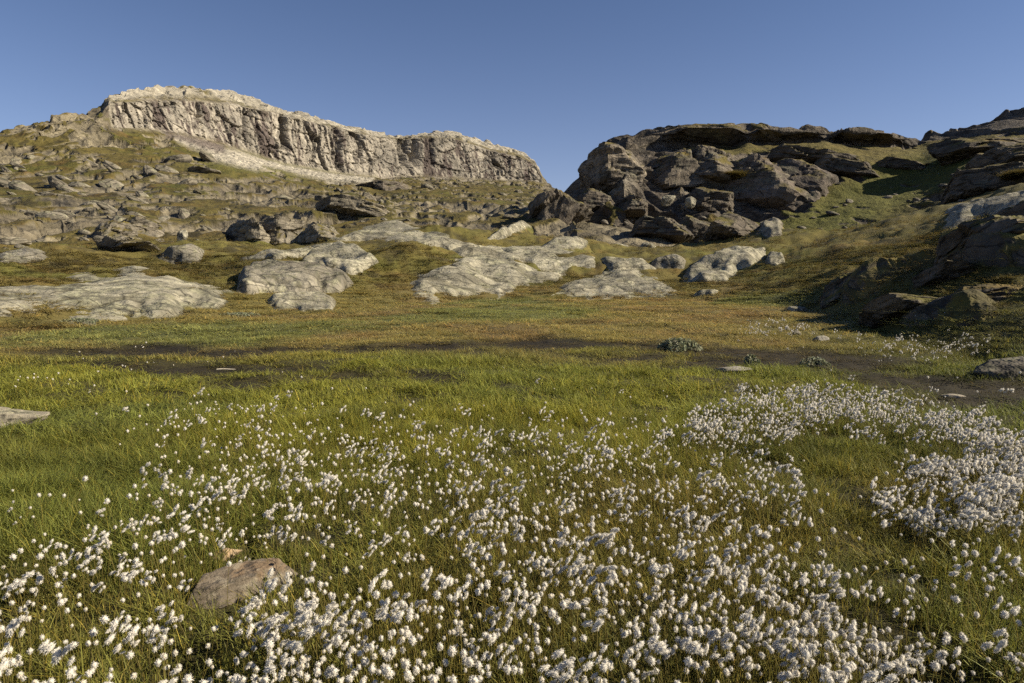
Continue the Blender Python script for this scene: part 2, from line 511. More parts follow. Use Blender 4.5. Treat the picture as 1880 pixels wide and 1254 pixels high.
def meadow_height(X, Y):
    X = np.asarray(X, float); Y = np.asarray(Y, float)
    P = np.stack([X, Y, np.zeros_like(X)], -1)
    r = np.hypot(X, Y)
    z = meadow_base_z(X, Y)
    z = z + 0.045 * fbm(P * F32(0.8), 3, 41) + 0.025 * fbm(P * F32(3.5), 2, 42) * (r < 30)
    up = sm(0.15, 1.5, z)
    z = z + up * (0.55 * fbm(P * F32(0.16), 3, 43) + 0.22 * fbm(P * F32(0.7), 3, 44))
    rough = sm(18, 28, r) * 0.10
    z = z + rough * np.abs(fbm(P * F32(1.3), 3, 45))
    c, mud, lush, dry = bog_zone(X, Y)
    z = z - 0.05 * mud
    for hx, hy, rad, dep in hollow_pos:
        z = z - dep * np.exp(-((X - hx) ** 2 + (Y - hy) ** 2) / (rad * rad))
    return z

def build_meadow():
    us = np.concatenate([np.linspace(-7000, -880, 24, endpoint=False), np.linspace(-880, -60, 60, endpoint=False), np.linspace(-60, 1940, 600, endpoint=False), np.linspace(1940, 2780, 60, endpoint=False), np.linspace(2780, 9000, 24)])
    rr = np.concatenate([np.geomspace(0.5, 2.0, 12, endpoint=False), np.geomspace(2.0, 95, 300)])
    ang = np.arctan((us - 940) / FPX * math.cos(PITCH))
    X = np.sin(ang)[:, None] * rr[None]; Y = np.cos(ang)[:, None] * rr[None]
    Z = meadow_height(X, Y)
    P = np.stack([X, Y, Z], -1)
    r = np.hypot(X, Y)
    N = grid_normals(P)
    up = sm(0.35, 1.6, meadow_base_z(X, Y))
    c, mud, lush, dry = bog_zone(X, Y)
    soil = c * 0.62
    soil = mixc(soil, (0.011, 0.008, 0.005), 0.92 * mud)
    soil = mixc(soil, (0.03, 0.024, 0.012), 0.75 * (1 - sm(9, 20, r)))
    px, py = project(P)
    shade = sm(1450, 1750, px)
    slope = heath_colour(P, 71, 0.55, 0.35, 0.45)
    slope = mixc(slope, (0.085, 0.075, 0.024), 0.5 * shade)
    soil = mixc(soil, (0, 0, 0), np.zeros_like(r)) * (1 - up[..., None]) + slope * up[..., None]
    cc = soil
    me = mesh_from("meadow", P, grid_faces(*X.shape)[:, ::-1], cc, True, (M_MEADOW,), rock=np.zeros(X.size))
    global MEADOW_TAB
    spx, spy = project(P)
    MEADOW_TAB = (us, np.minimum.accumulate(spy, 1), r)
    global FOOT
    FOOT = (spx, spy, r, P, np.abs(N), 1 - sm(0.2, 0.8, meadow_base_z(X, Y)))
    tag(link("meadow", me), "flat boggy meadow floor rising to the foot of the rocky slopes", "meadow", kind="structure")
build_meadow()

# ------------------------------------------------------------------ mountain with the pale cliff
def soften(a):
    b = np.pad(a, 1, mode='edge')
    b = (b[:-2] + 2 * b[1:-1] + b[2:]) / 4
    return (b[:, :-2] + 2 * b[:, 1:-1] + b[:, 2:]) / 4

def lrow(top4):
    return [(535, 44), (456, 55), (427, 70), (385, 100)] + top4
CLIFF_COLS = [
    (-900, [(550, 40), (475, 52), (435, 70), (392, 105), (345, 160), (300, 190), (285, 195), (262, 215), (330, 320)]),
    (-60, lrow([(320, 180), (280, 205), (258, 212), (236, 235), (300, 340)])),
    (30, lrow([(320, 180), (270, 206), (245, 212), (230, 235), (300, 340)])),
    (60, lrow([(318, 181), (265, 208), (238, 213), (213, 235), (290, 340)])),
    (130, lrow([(312, 183), (255, 212), (228, 217), (205, 238), (285, 345)])),
    (186, lrow([(310, 186), (240, 222), (212, 227), (190, 244), (270, 350)])),
    (198, lrow([(306, 187), (236, 228), (192, 231), (173, 246), (260, 350)])),
    (250, lrow([(300, 194), (236, 240), (188, 245), (164, 264), (255, 370)])),
    (300, lrow([(298, 200), (240, 255), (188, 261), (158, 288), (250, 380)])),
    (340, lrow([(300, 204), (246, 263), (186, 269), (155, 300), (250, 400)])),
    (420, lrow([(308, 209), (266, 282), (192, 288), (168, 322), (250, 420)])),
    (520, lrow([(328, 215), (301, 305), (212, 311), (200, 342), (270, 440)])),
    (620, lrow([(345, 220), (318, 328), (237, 334), (228, 362), (290, 460)])),
    (700, lrow([(353, 226), (326, 348), (254, 353), (243, 376), (300, 470)])),
    (745, lrow([(352, 232), (324, 358), (258, 364), (248, 384), (300, 480)])),
    (775, lrow([(351, 237), (323, 366), (254, 371), (243, 392), (300, 485)])),
    (830, lrow([(350, 245), (326, 378), (254, 383), (244, 406), (300, 495)])),
    (900, lrow([(352, 255), (331, 394), (277, 399), (264, 419), (310, 500)])),
    (960, lrow([(355, 260), (332, 408), (291, 412), (278, 429), (320, 510)])),
    (984, lrow([(357, 262), (333, 414), (304, 417), (294, 432), (330, 510)])),
    (998, lrow([(360, 265), (337, 416), (331, 419), (326, 430), (340, 510)])),
    (1022, lrow([(363, 268), (349, 416), (347, 419), (345, 430), (360, 510)])),
    (1080, lrow([(380, 268), (372, 410), (370, 415), (367, 428), (380, 510)])),
    (1300, [(545, 50), (475, 62), (440, 85), (415, 115), (400, 265), (395, 400), (394, 410), (392, 425), (400, 510)]),
]
def build_cliff_mountain():
    us = np.concatenate([np.linspace(-880, -70, 60, endpoint=False), np.linspace(-70, 1060, 800, endpoint=False), np.linspace(1060, 1290, 20)])
    px, py, r, t = sheet(CLIFF_COLS, us, [16, 44, 50, 60, 66, 38, 76, 24, 8], 9)
    P = at(px, py, r)
    N = -grid_normals(P)
    n0 = fbm(P * F32(0.025), 3, 101)
    dom = sm(0.6, 1.2, t) # away from the buried edge
    cliff = sm(4.85, 5.1, t) * (1 - sm(5.9, 6.35, t)) * sm(185, 215, px) * (1 - sm(990, 1004, px))
    top = sm(6.0, 6.6, t) * sm(170, 215, px) * (1 - sm(985, 1010, px))
    knob = sm(4.3, 5.2, t) * (1 - sm(180, 240, px)) 
    scree = polyband(px + 14 * n0, py + 6 * n0, [(330, 256), (420, 284), (500, 300), (580, 318), (690, 334)], 8, 0.6) * (1 - cliff)
    scree = np.maximum(scree, polyband(px, py, [(400, 282), (470, 300)], 15, 0.5) * (1 - cliff))
    scar = polyband(px, py, [(312, 242), (360, 258), (405, 272)], 9, 0.6) * (1 - cliff)
    # broken slabs dipping to the right
    run = np.concatenate([np.zeros((len(us), 1)), np.cumsum(np.linalg.norm(np.diff(P, axis=1), axis=-1), 1)], 1)
    run = blur_u(run, 41)
    wx = 1.8 * fbm(P * F32(0.10), 3, 111) + 0.5 * fbm(P * F32(0.5), 2, 113); wy = 1.8 * fbm(P * F32(0.10), 3, 112) + 0.5 * fbm(P * F32(0.5), 2, 114)
    sx, sy = P[..., 0] + wx, run + wy
    h1, i1 = slabs(sx / 5.0, sy / 13.0, 121, -0.5, 0.8, 2.4, 1.3)
    h2, i2 = slabs(sx / 2.2, sy / 6.0, 122, -0.5, 0.9, 2.4, 1.3)
    h3, i3 = slabs(sx / 1.2, sy / 3.0, 123, -0.2, 0.9, 2.5, 0.9)
    big = fbm(P * F32(0.022), 3, 123)
    grow = np.clip(r / 130, 0.9, 1.7)
    bias = -2.8 + 2.2 * big + 2.0 * knob - 2.5 * scree + 0.5 * blob(px, py, 560, 420, 160, 60, 0.5)
    bias = bias + 0.6 * blob(px, py, 120, 420, 260, 60, 0.5) - 0.9 * blob(px, py, 420, 295, 150, 35, 0.5) - 0.7 * blob(px, py, 800, 375, 160, 35, 0.6)
    rock = (bias + 1.7 * h1 + 1.7 * h2 + 0.8 * h3) * 0.6 * grow
    veg = 0.9 * fbm(P * F32(0.11), 4, 131, 0.55) + 0.18 * fbm(P * F32(0.5), 3, 132)
    dn = np.maximum(rock, veg); mk = sm(-0.1, 0.35, rock - veg)
    # cliff: tall jointed columns, roofs and cracks
    lean = np.array([1.0, 1.0, 0.18], F32)
    s = P * lean
    w2 = np.stack([fbm(P * F32(0.05), 3, 141), fbm(P * F32(0.05), 3, 142), 0.4 * fbm(P * F32(0.05), 3, 143)], -1)
    c1, j1, id1 = facets((s + 4 * w2) / F32(13), 151, 0.9)
    c2, j2, id2 = facets((P * np.array([1, 1, 0.30], F32) + 2 * w2) / F32(4.2), 152, 1.0)
    c3, j3, _ = facets(P / F32(1.9), 153, 1.0)
    crack = 1 - sm(0.0, 0.06, j1)
    crack2 = 1 - sm(0.0, 0.09, j2)
    am = np.clip(0.55 + 1.1 * fbm(P * F32(0.035), 3, 144), 0.1, 1.5)
    c4, j4, _ = facets((P * np.array([0.5, 0.5, 1.0], F32) + 3 * w2) / F32(7.0), 154, 0.9)
    face = 1.3 * c1 + 0.9 * am * c2 + 0.9 * c4 + 0.5 * c3 - 2.2 * crack * am - 0.8 * crack2 * am - 0.8 * (1 - sm(0, 0.07, j4))
    for gx, w, d in ((527, 5, 5), (742, 9, 8), (764, 6, 9), (795, 3, 4), (480, 3, 3), (620, 3, 3), (370, 4, 3), (660, 3, 3.5)):
        gx2 = gx + 6 * w2[..., 0] + 0.08 * (py - 280)
        face = face - d * np.exp(-((px - gx2) / w) ** 2) * sm(5.1, 5.5, t) 
    topd = 1.1 * c2 + 0.3 * c3 + 1.2 * fbm(P * F32(0.06), 3, 161)
    d = dn * (1 - cliff) + face * cliff
    d = d * (1 - top * (1 - cliff)) + topd * top * (1 - cliff)
    d = d * (1 - scree * 0.85) + scree * 0.7 * c3
    mk = np.clip(np.maximum(np.maximum(mk, cliff), np.maximum(top * sm(-0.5, 0.1, 0.35 + fbm(P * F32(0.1), 3, 162)), np.maximum(scree, scar))), 0, 1)
    wall = np.array([0.856, -0.517, 0.0])
    D = N * (1 - cliff[..., None]) + wall * cliff[..., None]
    d = soften(d) * (1 - cliff) + d * cliff
    P2 = P + D * (d * dom)[..., None]
    N2 = -grid_normals(P2)
    N2 *= np.sign(np.sum(N2 * N, -1, keepdims=True) + 1e-6)
    # colours
    rc = rock_colour(P2, N2, 171, (0.175, 0.15, 0.10), (0.058, 0.048, 0.035), 1.6, 0.4) * (0.8 + 0.4 * i2[..., None])
    streak = fbm(P * np.array([0.20, 0.20, 0.016], F32), 4, 181, 0.6)
    fine = fbm(P * np.array([1.1, 1.1, 0.07], F32), 3, 182, 0.6)
    cc = np.broadcast_to(np.array((0.295, 0.265, 0.215), F32), P.shape).astype(F32)
    cc = mixc(cc, (0.20, 0.18, 0.148), sm(0.0, 0.6, fbm(P * F32(0.07), 3, 183)))
    cc = mixc(cc, (0.075, 0.058, 0.052), 0.92 * sm(0.05, 0.42, streak + 0.45 * fine))
    cc = mixc(cc, (0.05, 0.042, 0.038), 0.7 * np.clip(am * (crack + 0.5 * crack2), 0, 1))
    cc = cc * (1 + 0.16 * (id2[..., None] - 0.5) * 2)
    pale = np.broadcast_to(np.array((0.30, 0.272, 0.215), F32), P.shape) * (1 + 0.25 * fbm(P * F32(0.3), 3, 184)[..., None])
    vg = heath_colour(P, 191, 1.3, 0.30, 0.5) * 0.7
    vg = mixc(vg, (0.115, 0.125, 0.028), 0.6 * blob(px, py, 560, 300, 170, 22, 0.7))
    topm = top * (1 - cliff)
    rc = rc * (1 - cliff[..., None]) + cc * cliff[..., None]
    rc = rc * (1 - topm[..., None]) + pale * topm[..., None] * 0.95
    rc = rc * (1 - scree[..., None]) + pale * 1.05 * scree[..., None]
    rc = mixc(rc, (0.10, 0.078, 0.07), scar * 0.8)
    moss = (1 - cliff) * sm(0.55, 0.85, N2[..., 2] + 0.25 * fbm(P * F32(0.4), 3, 192)) * 0.4 * (1 - topm) * (1 - scree)
    k = np.clip(mk * (1 - moss), 0, 1)
    C = vg * (1 - k[..., None]) + rc * k[..., None]
    me = mesh_from("mountain", P2, grid_faces(*px.shape)[:, ::-1], C, False, (M_MOUNT,), rock=k)
    tag(link("mountain", me), "mountain with a long pale cliff above a slope of slabs and heath", "mountain", kind="structure")
    return px, py, r, P2, N2, k
LEFT = build_cliff_mountain()

# ------------------------------------------------------------------ dark flat-topped hill on the right
def rr_(x, rows):
    y1, r1 = rows[0]
    return (x, [(y1 + 22, r1 - 12)] + rows)
HILL_COLS = [
    rr_(900, [(462, 92), (455, 100), (450, 108), (448, 116), (447, 122), (446, 127), (445, 131), (444, 136), (490, 180)]),
    rr_(952, [(455, 90), (446, 98), (440, 108), (437, 116), (435, 122), (434, 127), (433, 131), (431, 136), (480, 180)]),
    rr_(990, [(455, 88), (438, 96), (420, 105), (410, 113), (404, 120), (401, 126), (398, 131), (394, 136), (450, 180)]),
    rr_(1018, [(455, 86), (435, 94), (402, 102), (380, 110), (368, 118), (361, 125), (355, 130), (349, 135), (420, 180)]),
    rr_(1040, [(453, 86), (430, 94), (390, 101), (355, 108), (343, 117), (337, 124), (331, 129), (325, 134), (400, 180)]),
    rr_(1080, [(452, 85), (428, 93), (366, 99), (325, 104), (309, 114), (301, 121), (293, 127), (284, 132), (370, 180)]),
    rr_(1108, [(451, 85), (428, 93), (348, 98), (298, 103), (284, 113), (275, 120), (262, 126), (250, 131), (350, 180)]),
    rr_(1150, [(450, 85), (424, 93), (340, 98), (288, 102), (274, 112), (262, 120), (246, 124), (238, 131), (340, 180)]),
    rr_(1225, [(450, 85), (428, 95), (345, 102), (292, 107), (276, 117), (258, 125), (240, 124.5), (228, 132), (330, 180)]),
    rr_(1262, [(450, 85), (428, 95), (345, 102), (294, 108), (278, 118), (266, 126.5), (234, 122.8), (225, 132), (330, 180)]),
    rr_(1345, [(450, 85), (424, 96), (350, 103), (298, 109), (280, 119), (270, 127), (234, 123), (224, 133), (330, 180)]),
    rr_(1372, [(448, 84), (420, 96), (352, 104), (298, 110), (278, 119), (256, 125), (242, 125.5), (224, 133), (330, 180)]),
    rr_(1400, [(446, 83), (416, 96), (356, 105), (298, 111), (278, 119), (265, 127), (236, 124), (224, 134), (330, 180)]),
    rr_(1500, [(438, 80), (410, 95), (360, 108), (302, 115), (277, 121), (256, 130), (242, 128.5), (226, 138), (330, 185)]),
    rr_(1520, [(437, 79), (408, 95), (360, 109), (302, 116), (277, 122), (254, 130), (244, 131), (226, 139), (330, 185)]),
    rr_(1560, [(434, 77), (404, 95), (356, 110), (302, 118), (277, 125), (262, 133.5), (238, 129.5), (228, 141), (330, 190)]),
    rr_(1640, [(432, 74), (398, 94), (350, 112), (302, 122), (278, 130), (266, 138), (246, 134), (235, 146), (330, 190)]),
    rr_(1690, [(428, 70), (390, 92), (340, 112), (300, 124), (276, 134), (262, 142), (253, 145), (242, 150), (330, 195)]),
    rr_(1730, [(420, 66), (382, 88), (334, 108), (294, 121), (270, 132), (252, 141), (240, 146), (228, 154), (330, 200)]),
    rr_(1800, [(398, 60), (362, 80), (318, 100), (284, 115), (262, 128), (243, 138), (224, 146), (206, 157), (310, 210)]),
    rr_(1880, [(366, 52), (338, 68), (304, 88), (276, 106), (252, 120), (231, 132), (212, 141), (194, 152), (300, 210)]),
    rr_(2100, [(330, 45), (300, 60), (275, 80), (250, 98), (230, 112), (210, 125), (195, 135), (182, 148), (300, 210)]),
    rr_(2800, [(250, 45), (235, 60), (220, 80), (210, 98), (200, 112), (192, 125), (185, 135), (178, 148), (300, 210)]),
]
def build_dark_hill():
    us = np.concatenate([np.linspace(905, 940, 10, endpoint=False), np.linspace(940, 1940, 740, endpoint=False), np.linspace(1940, 2780, 50)])
    px, py, r, t = sheet(HILL_COLS, us, [8, 26, 52, 52, 28, 36, 48, 26, 8], 13)
    P = at(px, py, r)
    N = -grid_normals(P)
    dom = sm(0.5, 1.3, t)
    wp = np.stack([fbm(P * F32(0.1), 2, 211), fbm(P * F32(0.1), 2, 212), fbm(P * F32(0.1), 2, 213)], -1) * 1.6
    run = np.concatenate([np.zeros((len(us), 1)), np.cumsum(np.linalg.norm(np.diff(P, axis=1), axis=-1), 1)], 1)
    run = blur_u(run, 31)
    lat = np.arctan((px - 940) / FPX) * 110
    sx, sy = lat + wp[..., 0], run + wp[..., 1]
    h1, i1 = slabs(sx / 7.0, sy / 6.0, 221, -0.9, 0.5, 3.0, 0.8)
    h2, i2 = slabs(sx / 3.4, sy / 2.4, 222, -0.15, 0.4, 3.0, 0.9)
    h3, i3 = slabs(sx / 1.4, sy / 0.9, 223, -0.1, 0.5, 2.5, 0.9)
    big = fbm(P * F32(0.03), 3, 224)
    ledge = sm(4.0, 4.4, t) * (1 - sm(5.7, 6.0, t))
    cap = sm(6.9, 7.2, t)
    foot = 1 - sm(1.6, 2.3, t)
    slabz = blob(px, py, 1180, 330, 150, 90, 0.35) + blob(px, py, 1400, 345, 110, 62, 0.3) + blob(px, py, 1240, 430, 150, 28, 0.4)
    slabz = np.clip(slabz + blob(px, py, 1040, 370, 60, 70, 0.4), 0, 1)
    gully = polyband(px, py, [(1740, 300), (1640, 345), (1540, 385), (1430, 435)], 42, 0.5)
    bias = -0.2 + 0.8 * big - 1.2 * ledge * (1 - slabz) - 0.6 * foot + 1.5 * slabz - 1.2 * gully + 0.35 * cap + 0.5 * sm(1480, 1700, px) * (1 - gully)
    rough = 0.35 + 0.65 * (1 - blob(px, py, 1415, 345, 80, 50, 0.5))
    rock = bias - 1.2 + 1.9 * h1 + (1.0 * h2 + 0.4 * h3) * rough
    veg = 0.35 * fbm(P * F32(0.12), 4, 231) + 0.16 * fbm(P * F32(0.6), 3, 232)
    d = np.maximum(rock, veg); mk = sm(-0.08, 0.25, rock - veg)
    wall = sm(5.9, 6.1, t) * (1 - sm(7.0, 7.25, t))
    d = d * (1 - wall * 0.6)
    mk = np.maximum(mk, wall)
    d = soften(d)
    P2 = P + N * (d * dom)[..., None]
    N2 = -grid_normals(P2); N2 *= np.sign(np.sum(N2 * N, -1, keepdims=True) + 1e-6)
    rc = rock_colour(P2, N2, 241, (0.125, 0.105, 0.08), (0.042, 0.035, 0.029), 1.2, 0.3) * (0.8 + 0.4 * i2[..., None])
    pale = blob(px, py, 1120, 310, 55, 40, 0.5)
    rc = mixc(rc, (0.25, 0.225, 0.175), 0.5 * pale)
    vg = heath_colour(P, 251, 1.1, 0.15, 0.45)
    vg = mixc(vg, (0.115, 0.120, 0.022), gully * 0.7)
    vg = mixc(vg, (0.15, 0.125, 0.035), 0.5 * ledge)
    vg = vg * 0.7
    moss = sm(0.6, 0.9, N2[..., 2] + 0.25 * fbm(P * F32(0.5), 3, 252)) * 0.5 * (1 - wall)
    k = np.clip(mk * (1 - moss), 0, 1)
    C = vg * (1 - k[..., None]) + rc * k[..., None]
    me = mesh_from("hill", P2, grid_faces(*px.shape)[:, ::-1], C, True, (M_HILL,), rock=k)
    tag(link("hill", me), "dark flat-topped hill of overhanging rock ledges and heath", "hill", kind="structure")
    return px, py, r, P2, N2, k
RIGHT = build_dark_hill()

# ------------------------------------------------------------------ where the slopes lie, for seating outcrops on them
TAB_X = np.arange(-150, 2060, 2.0); TAB_Y = np.arange(190, 760, 1.0)
def range_table(us, py, r):
    T = np.full((len(us), len(TAB_Y)), np.inf)
    for i in range(len(us)):
        y = np.minimum.accumulate(py[i])[::-1]
        T[i] = np.interp(TAB_Y, y, r[i][::-1], left=np.inf, right=np.inf)
    j = np.clip(np.searchsorted(us, TAB_X), 1, len(us) - 1)
    T2 = T[j]
    T2[(TAB_X < us[0]) | (TAB_X > us[-1])] = np.inf
    return T2
RANGE = range_table(*MEADOW_TAB)
for S_, top_ in ((LEFT, 1), (RIGHT, 1)):
    RANGE = np.minimum(RANGE, range_table(S_[0][:, 0], S_[1], S_[2]))
RANGE[~np.isfinite(RANGE)] = 130.0
for _ in range(3):
    b_ = np.pad(RANGE, 2, mode='edge')
    RANGE = (b_[:-4, 2:-2] + b_[1:-3, 2:-2] + b_[2:-2, 2:-2] + b_[3:-1, 2:-2] + b_[4:, 2:-2]
             + b_[2:-2, :-4] + b_[2:-2, 1:-3] + b_[2:-2, 3:-1] + b_[2:-2, 4:]) / 9
def slope_range(px, py):
    i = np.clip((px - TAB_X[0]) / 2.0, 0, len(TAB_X) - 1.001); j = np.clip(py - TAB_Y[0], 0, len(TAB_Y) - 1.001)
    i0, j0 = i.astype(int), j.astype(int); a, b = i - i0, j - j0
    return (RANGE[i0, j0] * (1 - a) * (1 - b) + RANGE[i0 + 1, j0] * a * (1 - b) + RANGE[i0, j0 + 1] * (1 - a) * b + RANGE[i0 + 1, j0 + 1] * a * b)

def outcrop(name, label, cat, poly, H, seed, plateau=2.2, rough=1.0, veg=0.3, pale=(0.285, 0.262, 0.192), dark=(0.10, 0.09, 0.068), lichen=0.5,
            res=None, step=(2.2, 1.3), lean=0.0, group=None, flat=0.0, mat=None):
    """Bedrock that swells out of the slope inside an outline; its rim runs on under the turf."""
    poly = np.array(poly, float)
    c = poly.mean(0)
    lo, hi = poly.min(0), poly.max(0)
    mx, my = 0.10 * (hi[0] - lo[0]) + 6, 0.14 * (hi[1] - lo[1]) + 5
    nu = int(np.clip((hi[0] - lo[0] + 2 * mx) / step[0], 40, 300)); nv = int(np.clip((hi[1] - lo[1] + 2 * my) / step[1], 30, 130))
    us = np.linspace(lo[0] - mx, hi[0] + mx, nu); vs = np.linspace(hi[1] + my, lo[1] - my, nv)
    px = np.repeat(us[:, None], nv, 1); py = np.repeat(vs[None], nu, 0)
    asp = 0.55 * (hi[0] - lo[0]) / (hi[1] - lo[1]); asp = float(np.clip(asp, 1.0, 3.0))
    flatc = np.stack([px / 60, py * asp / 60, np.full_like(px, seed * 1.7)], -1)
    amp = 0.05 * (hi[0] - lo[0])
    wx = px + amp * (fbm(flatc * 1.2, 3, seed) + 0.12 * fbm(flatc * 5, 2, seed + 1)); wy = py * asp + amp * (fbm(flatc * 1.2, 3, seed + 7) + 0.12 * fbm(flatc * 5, 2, seed + 8))
    Q = poly * np.array([1, asp])
    dist = np.full(px.shape, 1e9); inside = np.zeros(px.shape, bool)
    for k in range(len(Q)):
        a, b = Q[k], Q[(k + 1) % len(Q)]
        e = b - a
        tt = np.clip(((wx - a[0]) * e[0] + (wy - a[1]) * e[1]) / (e @ e), 0, 1)
        dist = np.minimum(dist, np.hypot(wx - a[0] - tt * e[0], wy - a[1] - tt * e[1]))
        hitx = ((a[1] > wy) != (b[1] > wy)) & (wx < (b[0] - a[0]) * (wy - a[1]) / ((b[1] - a[1]) if b[1] != a[1] else 1e-9) + a[0])
        inside ^= hitx
    sd = np.where(inside, dist, -dist)
    sd = sd / max(sd.max(), 1e-6)
    rng_ = slope_range(px, py)
    if flat > 0:
        # the outcrop's own plane instead of every dip of the slope
        A = np.stack([px.ravel(), py.ravel(), np.ones(px.size)], 1)
        fit, *_ = np.linalg.lstsq(A, 1 / rng_.ravel(), rcond=None)
        rng_ = (1 - flat) * rng_ + flat / np.maximum((A @ fit).reshape(px.shape), 1 / 400)
    B = at(px, py, rng_)
    org = at(c[0], c[1], slope_range(c[:1], c[1:])[0])
    L = B - org
    fw = np.array([org[0], org[1], 0]) / math.hypot(org[0], org[1])
    side = np.array([fw[1], -fw[0], 0])
    up = np.array([0, 0, 1.0]) * 0.85 - fw * 0.45 + lean * side
    ins = sd > 0
    size = float(np.sqrt((L @ side)[ins].ptp() * max(np.hypot((L @ fw)[ins], L[..., 2][ins]).ptp(), 0.3 * (L @ side)[ins].ptp()))) * 0.5 if hasattr(np.ndarray, "ptp") else float(np.sqrt(np.ptp((L @ side)[ins]) * max(np.ptp(np.hypot((L @ fw)[ins], L[..., 2][ins])), 0.3 * np.ptp((L @ side)[ins])))) * 0.5
    edge = 2.0 / plateau
    xx = np.clip(sd / edge, 0, 1)
    prof = np.where(sd > 0, (1 - (1 - xx) ** 2) if plateau > 3.4 else 0.5 * xx + 0.5 * sm(0, 1, xx), sd * 2.0)
    off = np.array([seed * 13.7, seed * 7.1, seed * 3.3])
    X = L + off
    s2 = min(size, 9.0)
    pl = np.stack([L @ side, np.hypot(L @ fw, L[..., 2]) * np.sign(L @ fw)], -1)
    wx = 0.10 * s2 * fbm(X / s2 * 2.5, 3, seed + 1) ; wy = 0.10 * s2 * fbm(X / s2 * 2.5, 3, seed + 2)
    sx, sy = pl[..., 0] + wx + seed * 3.1, pl[..., 1] + wy
    h1, i1 = slabs(sx / (0.8 * s2), sy / (0.9 * s2), seed, -0.2, 0.7, 2.4, 0.7)
    h2, i2 = slabs(sx / (0.30 * s2), sy / (0.30 * s2), seed + 40, -0.2, 0.9, 2.4, 0.7)
    h3, i3 = slabs(sx / (0.12 * s2), sy / (0.12 * s2), seed + 60, -0.2, 1.2, 2.2, 0.7)
    fold = fbm((X @ rotxyz(0.1, 0.3, 0.9)) * np.array([0.12, 1.6, 0.5], F32) / (0.25 * s2), 3, seed + 77, 0.6)
    d = H * prof * (1 + 0.35 * fbm(X / (0.8 * s2), 2, seed + 5))
    inner = sm(-0.02, 0.25, sd)
    rel = rough * min(1.3 * H, 0.12 * s2) * (0.42 * (h1 - 0.5) + 0.24 * (h2 - 0.4) + 0.10 * h3 + 0.10 * fold)
    crk0 = 1 - sm(0.0, 0.16, np.abs(vnoise((X @ rotxyz(0.1, 0.3, 0.5 + seed)) * np.array([0.25, 1.0, 0.6], F32) / (0.16 * s2), seed + 88)))
    rel = rel - 0.035 * min(s2, 4) * 0.5 * crk0
    d = soften(d + rel * (0.35 + 0.65 * inner) - 0.02 * s2)
    L2 = L + up * d[..., None]
    N2 = grid_normals(L2)
    N2 *= np.sign(N2 @ up + 1e-6)[..., None]
    C = rock_colour(X + up * d[..., None], N2, seed + 11, pale, dark, max(0.18, s2 * 0.10), lichen)
    C = C * (1 + 0.25 * fold[..., None])
    C = C * (0.82 + 0.36 * i2[..., None])
    crk = 1 - sm(0.0, 0.16, np.abs(vnoise((X @ rotxyz(0.1, 0.3, 0.5 + seed)) * np.array([0.25, 1.0, 0.6], F32) / (0.16 * s2), seed + 88)))
    C = mixc(C, (0.08, 0.07, 0.042), 0.6 * crk)
    g = sm(0.70, 0.92, 0.72 * N2[..., 2] + 0.42 * fbm(X / (0.45 * s2), 4, seed + 21, 0.6) + (veg - 0.4) * 0.9)
    g = np.maximum(g, 1 - sm(-0.6 if flat > 0.3 and plateau > 3.4 else -0.04, -0.4 if flat > 0.3 and plateau > 3.4 else 0.02 if plateau > 3.4 else 0.07, sd + (0.02 if plateau > 3.4 else 0.08) * fbm(X / (0.12 * s2), 3, seed + 22)))
    C = C * (1 - g[..., None]) + heath_colour(X, seed + 31, 0.5, 0.3, 0.5) * g[..., None]
    f = grid_faces(nu, nv)[:, ::-1]
    me = mesh_from(name, L2, f, C, True, (mat or M_ROCK,), rock=1 - g)
    ob = link(name, me)
    ob.location = org
    return tag(ob, label, cat, group)

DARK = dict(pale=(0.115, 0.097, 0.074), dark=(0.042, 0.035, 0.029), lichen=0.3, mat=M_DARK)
MID = dict(pale=(0.21, 0.19, 0.145), dark=(0.08, 0.07, 0.056))
RO = "rock_outcrop"
outcrop(RO, "broad low pale whaleback of bare rock at the left edge of the meadow", "rock", [(-150, 520), (0, 520), (60, 507), (130, 500), (200, 490), (280, 493), (330, 508), (400, 521), (436, 534), (390, 562), (300, 582), (200, 594), (100, 592), (0, 598), (-150, 602)], 0.36, 1, 3.3, 0.8, -0.05, res=(260, 80), flat=0.4)
outcrop(RO, "craggy outcrop with a dark overhanging left end", "rock", [(436, 533), (436, 505), (455, 488), (500, 482), (545, 490), (600, 490), (640, 510), (655, 525), (625, 543), (560, 542), (500, 540)], 0.65, 2, 5, 1.5, 0.12, res=(180, 60), **MID)
outcrop(RO, "rounded pale hump joined behind the dark ended craggy outcrop", "rock", [(545, 480), (570, 455), (625, 448), (690, 468), (705, 478), (660, 500), (640, 505), (600, 492), (560, 490)], 0.4, 3, 4, 1.0, 0.08, res=(140, 50))
outcrop(RO, "small flat pale rock lying in grass before the craggy outcrop", "rock", [(490, 548), (520, 543), (590, 541), (617, 552), (612, 568), (560, 571), (500, 567)], 0.34, 4, 4, 1.2, 0.14)
outcrop(RO, "large pale cracked dome in the middle of the meadow edge", "rock", [(735, 525), (760, 502), (800, 480), (850, 460), (890, 460), (960, 480), (1030, 494), (1050, 512), (970, 528), (930, 552), (860, 550), (800, 558), (745, 552)], 0.45, 5, 3.2, 1.0, -0.05, res=(240, 80))
outcrop(RO, "long pale ridge of rock running down towards the middle dome", "rock", [(600, 450), (640, 422), (700, 410), (735, 404), (780, 420), (830, 438), (880, 447), (930, 456), (850, 464), (790, 450), (730, 446), (680, 440), (640, 446)], 0.4, 6, 4, 1.0, 0.1, res=(200, 54))
outcrop(RO, "pale sloping rock strip below the dark blocks", "rock", [(430, 476), (520, 460), (600, 445), (645, 446), (600, 462), (540, 474), (470, 482)], 0.3, 40, 4, 0.8, 0.2, res=(150, 40))
